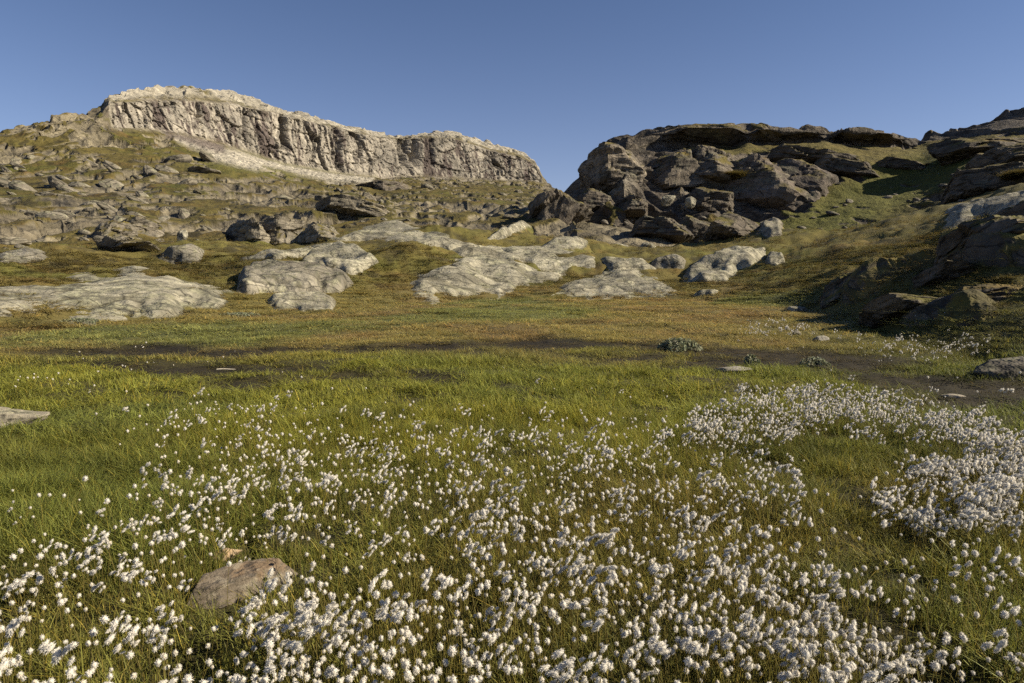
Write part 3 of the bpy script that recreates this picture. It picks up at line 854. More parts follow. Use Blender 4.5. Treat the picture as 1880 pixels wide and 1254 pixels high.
outcrop(RO, "gently sloping pale slab behind the middle dome", "rock", [(905, 456), (960, 452), (1040, 456), (1110, 475), (1100, 490), (1020, 498), (960, 482)], 0.35, 7, 4, 0.9, 0.1, res=(160, 50), flat=0.4)
outcrop(RO, "narrow pale slab joining the long ridge to the middle dome", "rock", [(820, 458), (900, 452), (1000, 464), (1005, 482), (900, 474), (840, 472)], 0.35, 41, 4, 0.9, 0.05)
outcrop(RO, "low pale slab between the sloping slab and the brown hump", "rock", [(1105, 474), (1180, 480), (1205, 494), (1120, 498)], 0.35, 42, 4, 1.0, 0.1)
outcrop(RO, "low cracked pale dome right of the large middle dome", "rock", [(1005, 540), (1040, 512), (1100, 496), (1160, 490), (1190, 506), (1250, 525), (1240, 543), (1150, 550), (1080, 550)], 0.38, 8, 3.2, 1.0, 0.06, res=(180, 60))
outcrop(RO, "wedge of pale rock with a dark left face rising to the right", "rock", [(1250, 520), (1255, 496), (1290, 472), (1350, 460), (1405, 452), (1412, 465), (1380, 490), (1350, 500), (1330, 520), (1280, 521)], 0.55, 9, 4, 1.2, 0.06, res=(150, 54), lean=-0.15)
outcrop(RO, "flat sliver of pale rock in heath right of the cracked dome", "rock", [(1264, 545), (1285, 535), (1322, 532), (1312, 543)], 0.3, 12, 2.5, 1.0, 0.1, res=(64, 24))
outcrop(RO, "small pale rock in heath just right of the wedge", "rock", [(1402, 485), (1412, 466), (1440, 468), (1442, 482), (1425, 487)], 0.5, 13, 3, 1.0, 0.1, res=(80, 28))
outcrop(RO, "broken pale rock between the long ridge and the dark hill", "rock", [(985, 456), (1010, 440), (1060, 433), (1085, 441), (1075, 453), (1020, 459)], 0.5, 14, 2.6, 1.1, 0.2, res=(100, 36))
outcrop(RO, "strip of pale rock leading up the gap between mountain and hill", "rock", [(880, 440), (910, 425), (960, 408), (978, 412), (930, 438)], 0.7, 15, 2.4, 0.8, 0.16, res=(100, 36))
outcrop(RO, "low brown rock hump behind the cracked dome", "rock", [(1190, 494), (1200, 475), (1240, 468), (1264, 478), (1258, 494)], 0.5, 16, 3, 1.1, 0.3, res=(90, 34), **MID)
outcrop(RO, "flat grey slab behind the left whaleback", "rock", [(-60, 480), (0, 460), (50, 452), (95, 463), (80, 480), (0, 488)], 0.35, 23, 2.6, 0.9, 0.22, res=(120, 40), **MID)
outcrop(RO, "grey ledge in grass above the right end of the whaleback", "rock", [(290, 476), (310, 456), (350, 448), (378, 460), (370, 480), (320, 484)], 0.5, 25, 3, 1.1, 0.25, res=(90, 34), **MID)
outcrop("rocky_mound", "rounded heathery mound with a shaded rocky left side", "mound", [(1502, 548), (1530, 512), (1560, 494), (1610, 477), (1660, 472), (1690, 482), (1650, 512), (1600, 542), (1560, 566), (1520, 562)], 0.45, 26, 2.2, 0.6, 0.95, res=(150, 60), lean=-0.25, **DARK)
outcrop("rocky_mound", "low dark rocky mound at the foot of the shaded slope", "mound", [(1588, 582), (1620, 562), (1700, 548), (1790, 535), (1850, 542), (1850, 575), (1790, 600), (1700, 607), (1620, 602)], 0.38, 27, 2.2, 0.8, 0.85, res=(180, 60), lean=-0.25, **DARK)
outcrop(RO, "pale slanting slab on the shaded slope", "rock", [(1730, 416), (1735, 392), (1790, 364), (1850, 354), (1960, 346), (1960, 380), (1850, 394), (1790, 407), (1750, 419)], 0.4, 28, 3, 0.6, 0.05, res=(150, 50), flat=0.5)
outcrop(RO, "rugged dark rock face halfway up the shaded slope", "rock", [(1745, 482), (1770, 452), (1830, 420), (1900, 400), (2000, 385), (2000, 480), (1900, 502), (1800, 497)], 0.5, 31, 3.0, 1.2, 0.6, res=(180, 64), lean=-0.25, **DARK)
outcrop(RO, "pale topped rock knob at the foot of the big slabs", "rock", [(1385, 432), (1392, 410), (1420, 398), (1440, 410), (1436, 434), (1410, 437)], 0.8, 34, 3.0, 1.2, 0.1, res=(100, 40), **MID)

# ------------------------------------------------------------------ loose boulders: planes cut from a rounded block
def boulder_mesh(name, seed, dims, res=(40, 22), pale=(0.30, 0.28, 0.21), dark=(0.12, 0.105, 0.085), mat=None, cuts=13, grain=0.05, warm=0.0):
    g = np.random.default_rng(seed)
    nu, nv = res
    phi = np.linspace(0, 2 * math.pi, nu, endpoint=False)[:, None]; th = np.linspace(0.001, math.pi - 0.001, nv)[None]
    d = np.stack([np.cos(phi) * np.sin(th), np.sin(phi) * np.sin(th), np.broadcast_to(np.cos(th), (nu, nv))], -1)
    R = np.full(d.shape[:2], 1.0)
    for _ in range(cuts):
        n = g.normal(size=3); n /= np.linalg.norm(n)
        k = d @ n
        R = np.minimum(R, g.uniform(0.62, 0.9) / np.maximum(k, 0.05))
    X = d * R[..., None]
    X = X * (1 + grain * fbm(X * 3 + seed, 3, seed)[..., None] + 0.4 * grain * vnoise(X * 11 + seed, seed + 2)[..., None])
    V = X * np.array(dims)
    N = grid_normals(np.concatenate([V, V[:1]], 0))[:-1]
    N *= np.sign(np.sum(N * d, -1, keepdims=True) + 1e-6)
    C = rock_colour(V + seed * 5.0, N, seed + 3, pale, dark, max(dims) * 0.18, 0.5)
    if warm:
        C = mixc(C, (0.30, 0.20, 0.12), warm * sm(0.0, 0.5, fbm(V / max(dims) * 2.2 + seed, 3, seed + 6)))
    return mesh_from(name, V, grid_faces(nu, nv, True)[:, ::-1], C, False if max(dims) > 0.5 and res[0] < 44 else True, (mat or M_ROCK,))

def place_rock(name, label, cat, px, py, r, dims, seed, rot=(0, 0, 0), sink=0.3, z=None, group=None, **kw):
    o = link(name, boulder_mesh(name, seed, dims, **kw))
    p = at(px, py, r)
    o.location = (p[0], p[1], (p[2] if z is None else z) + dims[2] * (1 - 2 * sink))
    o.rotation_euler = rot
    return tag(o, label, cat, group)

place_rock("boulder", "flat topped pale boulder below the dark hill", "boulder", 1140, 466, 69, (1.75, 1.1, 0.75), 501, (0.05, -0.06, -0.1), 0.25, res=(64, 32))
place_rock("boulder", "squarish pale boulder right of the flat topped boulder", "boulder", 1189, 463, 70.5, (0.85, 0.8, 0.7), 502, (0, 0, 0.3), 0.25, res=(56, 30))
place_rock("boulder", "small pale standing stone on the slope above the left whaleback", "boulder", 335, 447, 61, (0.42, 0.35, 0.75), 503, (0.1, 0.2, 0.3), 0.2, res=(44, 26))
place_rock("boulder", "pale leaning stone in the boulder field of the dark hill", "boulder", 1226, 374, 97, (1.2, 0.7, 0.8), 504, (0.2, -0.4, 0.2), 0.2)
place_rock("boulder", "pale pointed stone right of the leaning stone on the dark hill", "boulder", 1268, 378, 97, (1.0, 0.7, 0.9), 505, (0.2, 0.5, 0.9), 0.2)

# big angular blocks: jointed bedrock broken along flat planes
def block(label, px, py, w, h, depth, seed, rot=(0, 0, 0), mat=None, pale=(0.125, 0.105, 0.08), dark=(0.045, 0.037, 0.03), veg=0.15, name="rock_block", cat="rock", back=0.30, grow=1.0, res=(76, 44)):
    """w, h in photo pixels at the block's distance; rot = (lean back, roll, yaw)."""
    g = np.random.default_rng(seed)
    r = float(slope_range(np.array([px]), np.array([py]))[0])
    m = r / FPX
    dims = np.array([w * m / 2, depth / 2, h * m / 2]) * 1.12 * grow
    nu, nv = res
    phi = np.linspace(0, 2 * math.pi, nu, endpoint=False)[:, None]; th = np.linspace(0.001, math.pi - 0.001, nv)[None]
    d = np.stack([np.cos(phi) * np.sin(th), np.sin(phi) * np.sin(th), np.broadcast_to(np.cos(th), (nu, nv))], -1)
    R = np.full(d.shape[:2], 1.35)
    base = [(1, 0, 0), (-1, 0, 0), (0, 1, 0), (0, -1, 0), (0, 0, 1), (0, 0, -1), (-0.8, -0.7, 0.2), (0.7, -0.8, 0.3), (0.2, -0.75, 0.75), (-0.6, 0, 0.8)]
    for n in base:
        n = np.array(n, float) + g.normal(0, 0.17, 3); n /= np.linalg.norm(n)
        R = np.minimum(R, g.uniform(0.74, 0.98) / np.maximum(d @ n, 0.05))
    X = d * R[..., None]
    V = X * dims
    size = float(dims.mean())
    off = np.array([seed * 3.1, seed * 1.7, seed * 0.9])
    f1, e1, i1 = facets((V * np.array([0.7, 0.8, 1.6]) + off) / (0.75 * size), seed + 1, 0.8)
    lay = fbm((V + off) * np.array([0.25, 0.4, 2.6]) / (0.35 * size), 3, seed + 2, 0.6)
    V = V + d * (size * (0.10 * f1 - 0.05 * (1 - sm(0, 0.08, e1)) + 0.045 * lay + 0.03 * fbm((V + off) / (0.2 * size), 3, seed + 4)))[..., None]
    N = grid_normals(np.concatenate([V, V[:1]], 0))[:-1]
    N *= np.sign(np.sum(N * d, -1, keepdims=True) + 1e-6)
    ax, ay, az = rot
    face = -math.atan2(px - 940, FPX)
    Rm = np.array(Matrix.Rotation(az + face, 3, 'Z') @ Matrix.Rotation(ay, 3, 'Y') @ Matrix.Rotation(-ax, 3, 'X'))
    Nw = N @ Rm.T
    C = rock_colour(V + off, Nw, seed + 3, pale, dark, max(0.4, size * 0.25), 0.3) * (0.85 + 0.3 * i1[..., None]) * (1 + 0.2 * lay[..., None])
    gm = sm(0.72, 0.95, Nw[..., 2] + 0.35 * fbm((V + off) / (0.4 * size), 3, seed + 6) + veg - 0.15)
    C = C * (1 - gm[..., None]) + heath_colour(V + off, seed + 31, 0.9, 0.15, 0.45) * 0.8 * gm[..., None]
    o = link(name, mesh_from(name, V, grid_faces(nu, nv, True)[:, ::-1], C, False, (mat or M_DARK,), rock=1 - gm))
    p = at(px, py, r + back * depth)
    o.matrix_world = Matrix.Translation(Vector(p)) @ Matrix(Rm.tolist()).to_4x4()
    return tag(o, label, cat)
MIDC = dict(pale=(0.20, 0.175, 0.13), dark=(0.07, 0.06, 0.048))
block("large smooth grey slab high on the dark hill", 1390, 352, 112, 100, 8, 35, (0.50, 0.18, 0.10), name="rock_slab", cat="slab", pale=(0.13, 0.107, 0.085), dark=(0.065, 0.053, 0.045), back=0.62, grow=1.25)
block("second smooth grey slab leaning right of the large smooth slab", 1462, 356, 84, 88, 8, 46, (0.50, 0.45, 0.0), name="rock_slab", cat="slab", pale=(0.12, 0.10, 0.08), dark=(0.06, 0.05, 0.043), back=0.62, grow=1.25)
block("pale fronted block at the upper left shoulder of the dark hill", 1124, 322, 92, 66, 9, 37, (0.35, 0.0, 0.1), pale=(0.18, 0.152, 0.115), dark=(0.07, 0.058, 0.047), back=0.62, grow=1.25)
block("dark cleft block in the middle of the dark hill", 1232, 324, 84, 58, 9, 38, (0.15, -0.05, 0.55), back=0.62, grow=1.25)
block("jutting dark block left of the large smooth slab", 1306, 318, 70, 56, 9, 39, (0.2, 0.05, -0.1), back=0.62, grow=1.25)
block("low dark block under the jutting block", 1300, 372, 62, 38, 6, 53, (0.2, 0.1, 0.3), back=0.62, grow=1.25)
block("grey block standing in heath under the pale fronted block", 1092, 380, 60, 40, 6, 54, (0.3, 0.1, 0.3), back=0.62, grow=1.25)
block("small dark block in heath left of the boulder field", 1158, 384, 50, 30, 5, 55, (0.2, 0.0, 0.2), back=0.62, grow=1.25)
block("dark sloping crag at the left foot of the hill beside the gap", 1018, 404, 84, 66, 9, 56, (0.35, -0.5, 0.2), back=0.62, grow=1.25)
block("left third of the dark layered crag at the hill foot", 1208, 438, 100, 40, 9, 58, (0.25, 0.08, 0.1), back=0.62, grow=1.25)
block("middle of the dark layered crag at the hill foot", 1288, 440, 104, 48, 9, 59, (0.2, 0.05, 0.0), back=0.62, grow=1.25)
block("right end of the dark layered crag at the hill foot", 1356, 436, 76, 40, 8, 60, (0.25, 0.15, -0.1), back=0.62, grow=1.25)
block("left block of the dark crag above the whaleback", 204, 438, 60, 44, 5, 71, (0.3, 0.0, 0.4), veg=0.3, **MIDC)
block("right block of the dark crag above the whaleback", 256, 432, 74, 48, 6, 72, (0.3, 0.1, 0.2), veg=0.3, **MIDC)
block("low front block of the dark crag above the whaleback", 236, 462, 84, 24, 5, 73, (0.3, 0.05, 0.1), veg=0.3, **MIDC)
block("dark upright block at the left end of the crag above the pale strip", 458, 436, 44, 60, 4.5, 17, (0.05, 0.05, 0.4), **MIDC)
block("large dark block in the middle of the crag above the pale strip", 516, 434, 80, 58, 6, 18, (0.15, 0.0, 0.3), **MIDC)
block("smaller block at the right end of the crag above the pale strip", 584, 438, 66, 38, 5, 19, (0.2, 0.1, 0.2), **MIDC)
block("tilted dark edged slab above the long pale ridge", 662, 392, 128, 30, 8, 20, (0.25, 0.26, 0.2), **MIDC)
block("big dark knoll below the pale cliff", 710, 348, 92, 34, 16, 21, (0.1, 0.0, 0.5), name="rocky_knoll", cat="knoll")
block("dark smooth boulder above the pale slanting slab", 1818, 340, 120, 38, 7, 29, (0.3, -0.05, 0.2))
block("upper of the dark ledges high on the shaded slope", 1800, 282, 130, 34, 10, 30, (0.2, 0.0, 0.2))
block("lower of the dark ledges high on the shaded slope", 1866, 304, 110, 40, 8, 62, (0.3, 0.0, 0.2))
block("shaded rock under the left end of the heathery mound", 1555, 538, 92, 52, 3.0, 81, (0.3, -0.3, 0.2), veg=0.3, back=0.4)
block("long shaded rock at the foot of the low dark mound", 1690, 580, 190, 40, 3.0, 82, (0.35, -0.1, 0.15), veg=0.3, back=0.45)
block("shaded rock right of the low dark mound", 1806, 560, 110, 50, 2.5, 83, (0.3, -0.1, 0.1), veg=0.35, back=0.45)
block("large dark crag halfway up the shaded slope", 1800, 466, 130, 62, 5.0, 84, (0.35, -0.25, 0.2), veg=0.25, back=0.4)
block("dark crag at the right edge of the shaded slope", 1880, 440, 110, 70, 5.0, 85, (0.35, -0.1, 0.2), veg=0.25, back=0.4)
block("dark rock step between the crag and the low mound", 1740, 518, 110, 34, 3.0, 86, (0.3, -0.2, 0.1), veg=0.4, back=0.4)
block("dark rocky ledge right of the smooth slabs", 1540, 318, 90, 30, 7, 63, (0.3, 0.25, 0.1), back=0.62, grow=1.25)
block("small dark ledge in heath above the shaded slope", 1655, 312, 80, 22, 6, 64, (0.3, 0.1, 0.1), veg=0.4)
block("long dark ledge under the brow of the dark hill", 1480, 300, 120, 22, 7, 65, (0.3, 0.1, 0.0), veg=0.4, back=0.62, grow=1.25)

# loose rocks strewn over the slopes
def strewn(S, n, seed, box, smin, smax, label, group, pale, dark, hi=5):
    g = np.random.default_rng(seed)
    px, py, r, P, N, rk = S
    ok = np.argwhere((px > box[0]) & (px < box[2]) & (py > box[1]) & (py < box[3]))
    meshes = [boulder_mesh("boulder", seed + 10 + k, (1, g.uniform(0.55, 0.8), g.uniform(0.3, 0.55)), res=(20, 12), pale=pale, dark=dark, cuts=9, grain=0.08) for k in range(hi)]
    for i, j in ok[g.choice(len(ok), n, replace=False)]:
        o = link("boulder", meshes[g.integers(0, hi)])
        s = g.uniform(smin, smax) * (0.4 + 0.6 * g.uniform() ** 2) * r[i, j] / 100
        p = P[i, j]
        o.location = (p[0], p[1], p[2] - 0.05 * s); o.scale = (s, s, s)
        o.rotation_euler = (g.normal(0, 0.2), 0.3 + g.normal(0, 0.25), g.normal(0.2, 0.6))
        third = (px[i, j] - box[0]) / (box[2] - box[0])
        lab = ("large " if s * 100 / r[i, j] > 0.35 * smax else "small ") + label + (", left" if third < 0.33 else ", middle" if third < 0.67 else ", right")
        tag(o, lab, "boulder", group)
strewn(LEFT, 60, 700, (4, 395, 430, 460), 0.7, 2.6, "grey rock in the turf low on the slope above the whaleback", "rocks in the turf low on the slope above the whaleback", (0.19, 0.168, 0.125), (0.065, 0.055, 0.043))
strewn(LEFT, 70, 710, (4, 290, 430, 395), 0.8, 2.6, "grey rock on the slope below the cliff's left half", "rocks on the upper slope left below the cliff", (0.18, 0.158, 0.118), (0.06, 0.051, 0.04))
strewn(LEFT, 45, 720, (430, 330, 960, 425), 0.8, 2.2, "grey rock on the slope below the cliff's right half", "rocks on the slope below the right half of the cliff", (0.18, 0.158, 0.118), (0.06, 0.051, 0.04))
strewn(RIGHT, 55, 740, (1060, 340, 1420, 448), 0.5, 1.6, "boulder strewn below the blocks of the dark hill", "boulders strewn below the blocks of the dark hill", (0.22, 0.195, 0.155), (0.09, 0.078, 0.062))
strewn(RIGHT, 45, 760, (1430, 290, 1870, 420), 0.5, 1.5, "boulder in the heath of the slope right of the dark hill", "boulders in the heath of the right-hand slope", (0.17, 0.15, 0.12), (0.07, 0.06, 0.05))

# ------------------------------------------------------------------ near stones
def stone_z(x, y):
    return float(meadow_height(np.array([x]), np.array([y]))[0])

def flat_stone():
    # a long slab split along flat planes, tilted towards the light
    g = np.random.default_rng(4)
    x, y = on_plane(440, 1064, 0.06)
    nu, nv = 96, 56
    phi = np.linspace(0, 2 * math.pi, nu, endpoint=False)[:, None]; th = np.linspace(0.001, math.pi - 0.001, nv)[None]
    d = np.stack([np.cos(phi) * np.sin(th), np.sin(phi) * np.sin(th), np.broadcast_to(np.cos(th), (nu, nv))], -1)
    R = np.full(d.shape[:2], 1.6)
    for n, k in (((0.05, -0.12, 1), 0.80), ((0, 0.1, -1), 0.9), ((1, 0.25, 0.1), 0.95), ((-1, 0.35, 0.1), 0.95), ((0.1, -1, 0.45), 0.85), ((-0.05, 1, 0.1), 0.82), ((0.7, -0.75, 0.5), 0.98), ((-0.75, -0.65, 0.3), 1.0), ((0.6, 0.7, 0.35), 1.0)):
        n = np.array(n) / np.linalg.norm(n)
        R = np.minimum(R, k / np.maximum(d @ n, 0.05))
    V = d * R[..., None] * np.array([0.20, 0.080, 0.050])
    V = V + d * (0.007 * fbm(V * 14, 4, 900, 0.6) + 0.004 * fbm(V * np.array([12, 50, 60]), 3, 901, 0.6))[..., None]
    C = np.broadcast_to(np.array((0.135, 0.110, 0.080), F32), V.shape).astype(F32)
    C = mixc(C, (0.17, 0.115, 0.068), sm(-0.05, 0.45, fbm(V * 11, 3, 904)) * 0.7)
    C = mixc(C, (0.26, 0.225, 0.165), sm(0.2, 0.55, fbm(V * 24, 3, 905)) * 0.6)
    C = mixc(C, (0.05, 0.045, 0.04), sm(0.3, 0.6, fbm(V * np.array([20, 60, 60]), 3, 906)) * 0.7)
    o = link("flat_stone", mesh_from("flat_stone", V, grid_faces(nu, nv, True)[:, ::-1], C, False, (M_STONE,)))
    o.location = (x, y, stone_z(x, y) + 0.04)
    o.rotation_euler = (math.radians(12), math.radians(-5), math.radians(36))
    tag(o, "long flat brown grey stone half sunk among the near cottongrass", "stone")
flat_stone()
def near_rock(label, px, py, dims, seed, rz, lift, res=(64, 34), cat="stone", name="stone", tilt=(0, 0), **kw):
    x, y = on_plane(px, py, 0.03)
    o = link(name, boulder_mesh(name, seed, dims, res=res, mat=M_STONE if max(dims) < 0.5 else M_ROCK, **kw))
    o.location = (x, y, stone_z(x, y) + lift)
    o.rotation_euler = (tilt[0], tilt[1], rz)
    tag(o, label, cat)
near_rock("broken tan stone lying behind the long flat stone", 412, 1012, (0.085, 0.05, 0.04), 911, 0.7, 0.03, pale=(0.34, 0.25, 0.15), dark=(0.18, 0.12, 0.07), warm=0.6)
near_rock("pale flat rock at the left edge of the meadow", 6, 778, (0.36, 0.2, 0.13), 912, 0.25, 0.07, (90, 44), pale=(0.27, 0.24, 0.18), dark=(0.11, 0.095, 0.075), grain=0.09, tilt=(0, -0.12))
near_rock("low dark boulder in the bog at the right edge", 1850, 684, (0.62, 0.42, 0.26), 913, 0.2, 0.06, (80, 40), "boulder", "boulder", pale=(0.12, 0.105, 0.08), dark=(0.045, 0.038, 0.03))
near_rock("flat wet grey stone beside the dark bog pool", 1345, 682, (0.32, 0.12, 0.05), 914, 0.05, 0.02, pale=(0.25, 0.225, 0.19))
near_rock("small grey stone below the right cottongrass strip", 1506, 623, (0.22, 0.14, 0.09), 915, 0.3, 0.05, pale=(0.27, 0.25, 0.21))
near_rock("small dark stone left of the grey stone by the cottongrass strip", 1462, 612, (0.16, 0.12, 0.08), 916, 0.9, 0.03, pale=(0.16, 0.14, 0.11))
near_rock("thin pale stone in the dark heath near the right edge", 1748, 720, (0.15, 0.05, 0.03), 917, -0.1, 0.05, pale=(0.36, 0.31, 0.24))
near_rock("pale stone in grass below the shaded mound", 1462, 573, (0.4, 0.25, 0.14), 918, 0.4, 0.06, pale=(0.27, 0.25, 0.2))

def stick():
    x0, y0 = on_plane(398, 674, 0.06); x1, y1 = on_plane(432, 672, 0.07)
    n, k = 10, 6
    a = np.linspace(0, 1, n); ph = np.linspace(0, 2 * math.pi, k, endpoint=False)
    ctr = np.stack([(x1 - x0) * a, (y1 - y0) * a, 0.004 * np.sin(a * 5)], -1)
    R = 0.014 * (1 - 0.5 * a)
    V = ctr[:, None] + R[:, None, None] * np.stack([np.zeros(k), np.cos(ph), np.sin(ph)], -1)[None]
    f = [[i * k + j, (i + 1) * k + j, (i + 1) * k + (j + 1) % k, i * k + (j + 1) % k] for i in range(n - 1) for j in range(k)]
    me = mesh_from("stick", V, f, np.full((n * k, 3), (0.42, 0.37, 0.29)), True, (M_WOOD,))
    o = link("stick", me); o.location = (x0, y0, stone_z(x0, y0) + 0.09)
    tag(o, "bleached stick lying on dark peat left of the bog pools", "stick")
stick()

# ------------------------------------------------------------------ low willow shrubs
def willow(label, px, py, w, h, seed, n=900):
    x, y = on_plane(px, py, 0.02)
    g = np.random.default_rng(seed)
    root = bpy.data.objects.new("willow_shrub", None); col.objects.link(root)
    root.location = (x, y, stone_z(x, y)); tag(root, label, "shrub", "low grey willows in the bog")
    th = g.uniform(0, 2 * math.pi, n); rr = np.sqrt(g.uniform(0, 1, n)); 
    bump = 0.7 + 0.3 * np.sin(th * 3 + seed) 
    bx = rr * np.cos(th) * w / 2 * bump; by = rr * np.sin(th) * w / 2.6 * bump
    bz = h * np.sqrt(np.maximum(0, 1 - rr ** 2)) * g.uniform(0.35, 1.05, n) + 0.02
    ctr = np.stack([bx, by, bz], -1)
    d1 = g.normal(size=(n, 3)); d1 /= np.linalg.norm(d1, axis=1, keepdims=True)
    d2 = np.cross(d1, g.normal(size=(n, 3))); d2 /= np.linalg.norm(d2, axis=1, keepdims=True)
    L = g.uniform(0.018, 0.034, (n, 1)) * 1.2; Wd = L * 0.42
    V = np.stack([ctr - d1 * L, ctr + d2 * Wd, ctr + d1 * L, ctr - d2 * Wd], 1).reshape(-1, 3)
    C = np.repeat(g.uniform(0.6, 1.3, (n, 1)) * np.array([1, 1, 1]) + g.normal(0, 0.05, (n, 3)), 4, 0)
    link("foliage", mesh_from("foliage", V, np.arange(4 * n).reshape(n, 4), C, False, (M_WILLOW,)), root)
    m = 26
    Vs, Fs = [], []
    for i in range(m):
        e = ctr[i] * 0.9; e[2] = max(e[2], 0.05)
        b = len(Vs) * 1
        base = np.array([g.normal(0, 0.03), g.normal(0, 0.03), -0.02])
        for p, r_ in ((base, 0.006), (e, 0.002)):
            for a in range(3):
                Vs.append(p + r_ * np.array([math.cos(a * 2.1), math.sin(a * 2.1), 0]))
        for a in range(3):
            Fs.append([b + a, b + (a + 1) % 3, b + 3 + (a + 1) % 3, b + 3 + a])
    link("branches", mesh_from("branches", Vs, Fs, np.full((len(Vs), 3), (0.10, 0.075, 0.05)), True, (M_WOOD,)), root)
willow("broad pale grey willow shrub at the edge of the dark pool", 1245, 642, 0.95, 0.22, 1, 1500)
willow("small upright grey willow in the dark pool", 1378, 670, 0.30, 0.20, 2, 420)
willow("low grey willow right of the upright one by the pool", 1492, 668, 0.55, 0.13, 3, 600)
willow("flat grey willow patch in dry grass before the whaleback", 150, 596, 1.3, 0.14, 4, 1100)
willow("flat grey green willow patch below the small flat rock", 440, 580, 1.6, 0.13, 5, 1100)

# ------------------------------------------------------------------ sedge and grass (too many to count)
def blades(g, n, hgt, spread, wid, lean, bend, seg=3, dry=0.15):
    V, Fc, C = [], [], []
    for i in range(n):
        a = g.uniform(0, 2 * math.pi); rr = spread * math.sqrt(g.uniform(0, 1))
        b = np.array([rr * math.cos(a), rr * math.sin(a), -0.01])
        h = hgt * g.uniform(0.55, 1.1)
        la = g.uniform(0, 2 * math.pi)
        dv = np.array([math.cos(la), math.sin(la), 0]) 
        side = np.array([-math.sin(la + g.uniform(-1, 1)), math.cos(la), 0]); side /= np.linalg.norm(side)
        ln = lean * abs(g.normal()); bd = bend * abs(g.normal())
        tint = np.array([1, 1, 1]) * g.uniform(0.7, 1.25)
        if g.uniform() < dry:
            tint = tint * np.array([1.7, 1.15, 0.9])
        k0 = len(V)
        for s in range(seg + 1):
            t = s / seg
            p = b + np.array([0, 0, h * t * (1 - 0.35 * bd * t)]) + dv * (h * (ln * t + bd * t * t))
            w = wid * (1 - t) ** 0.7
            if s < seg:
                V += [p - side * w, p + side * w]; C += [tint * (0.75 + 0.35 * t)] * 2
            else:
                V.append(p); C.append(tint * 1.1)
        for s in range(seg - 1):
            q = k0 + 2 * s
            Fc += [[q, q + 1, q + 3], [q, q + 3, q + 2]]
        q = k0 + 2 * (seg - 1)
        Fc.append([q, q + 1, q + 2])
    return V, Fc, C

def proto_collection(name, makers):
    c = bpy.data.collections.new(name)
    for i, me in enumerate(makers):
        c.objects.link(bpy.data.objects.new("%s_%d" % (name, i), me))
    return c

def scatter(name, P, rot, scl, idx, tint, protos, label, cat):
    me = bpy.data.meshes.new(name)
    n = len(P)
    me.vertices.add(n); me.vertices.foreach_set("co", np.asarray(P, F32).ravel())
    for nm, ty, key, arr in (("rot", 'FLOAT_VECTOR', "vector", rot), ("scl", 'FLOAT_VECTOR', "vector", scl), ("idx", 'INT', "value", idx)):
        at_ = me.attributes.new(nm, ty, 'POINT')
        at_.data.foreach_set(key, np.asarray(arr, np.int32 if ty == 'INT' else F32).ravel())
    ca = me.attributes.new("tint", 'FLOAT_COLOR', 'POINT')
    c4 = np.ones((n, 4), F32); c4[:, :3] = tint
    ca.data.foreach_set("color", c4.ravel())
    o = link(name, me)
    ng = bpy.data.node_groups.new(name + "_scatter", 'GeometryNodeTree')
    ng.interface.new_socket("Geometry", in_out='INPUT', socket_type='NodeSocketGeometry')
    ng.interface.new_socket("Geometry", in_out='OUTPUT', socket_type='NodeSocketGeometry')
    N, L = ng.nodes, ng.links
    gi, go = N.new("NodeGroupInput"), N.new("NodeGroupOutput")
    ci = N.new("GeometryNodeCollectionInfo"); ci.inputs["Collection"].default_value = protos
    ci.inputs["Separate Children"].default_value = True; ci.inputs["Reset Children"].default_value = True
    ip = N.new("GeometryNodeInstanceOnPoints"); ip.inputs["Pick Instance"].default_value = True
    def attr(nm, ty):
        a = N.new("GeometryNodeInputNamedAttribute"); a.data_type = ty; a.inputs["Name"].default_value = nm
        return a.outputs["Attribute"]
    L.new(gi.outputs[0], ip.inputs["Points"]); L.new(ci.outputs[0], ip.inputs["Instance"])
    L.new(attr("idx", 'INT'), ip.inputs["Instance Index"])
    er = N.new("FunctionNodeEulerToRotation"); L.new(attr("rot", 'FLOAT_VECTOR'), er.inputs[0]); L.new(er.outputs[0], ip.inputs["Rotation"])
    L.new(attr("scl", 'FLOAT_VECTOR'), ip.inputs["Scale"])
    L.new(ip.outputs[0], go.inputs[0])
    md = o.modifiers.new("scatter", 'NODES'); md.node_group = ng
    tag(o, label, cat, kind="stuff")
    return o

g = np.random.default_rng(5)
def tuft(n, h, spread, wid, lean, bend, seg):
    V, Fc, _ = blades(g, n, h, spread, wid, lean, bend, seg)
    per = 2 * seg + 1
    tn = g.uniform(0.65, 1.3, (n, 1)) * np.ones((n, 3)); dr = g.uniform(size=n) < 0.13
    tn[dr] *= np.array([1.45, 1.15, 0.95])
    return np.array(V, F32), np.array(Fc, np.int32), np.repeat(tn, per, 0).astype(F32)
def tuft_set(n, seg, wd):
    return ([tuft(n, 0.17, 0.07, 0.0019 * wd, 0.14, 0.10, seg) for i in range(6)] + [tuft(n, 0.25, 0.08, 0.0023 * wd, 0.35, 0.45, seg + (seg > 1)) for i in range(4)]
            + [tuft(n, 0.10, 0.08, 0.0022 * wd, 0.45, 0.35, seg) for i in range(4)])

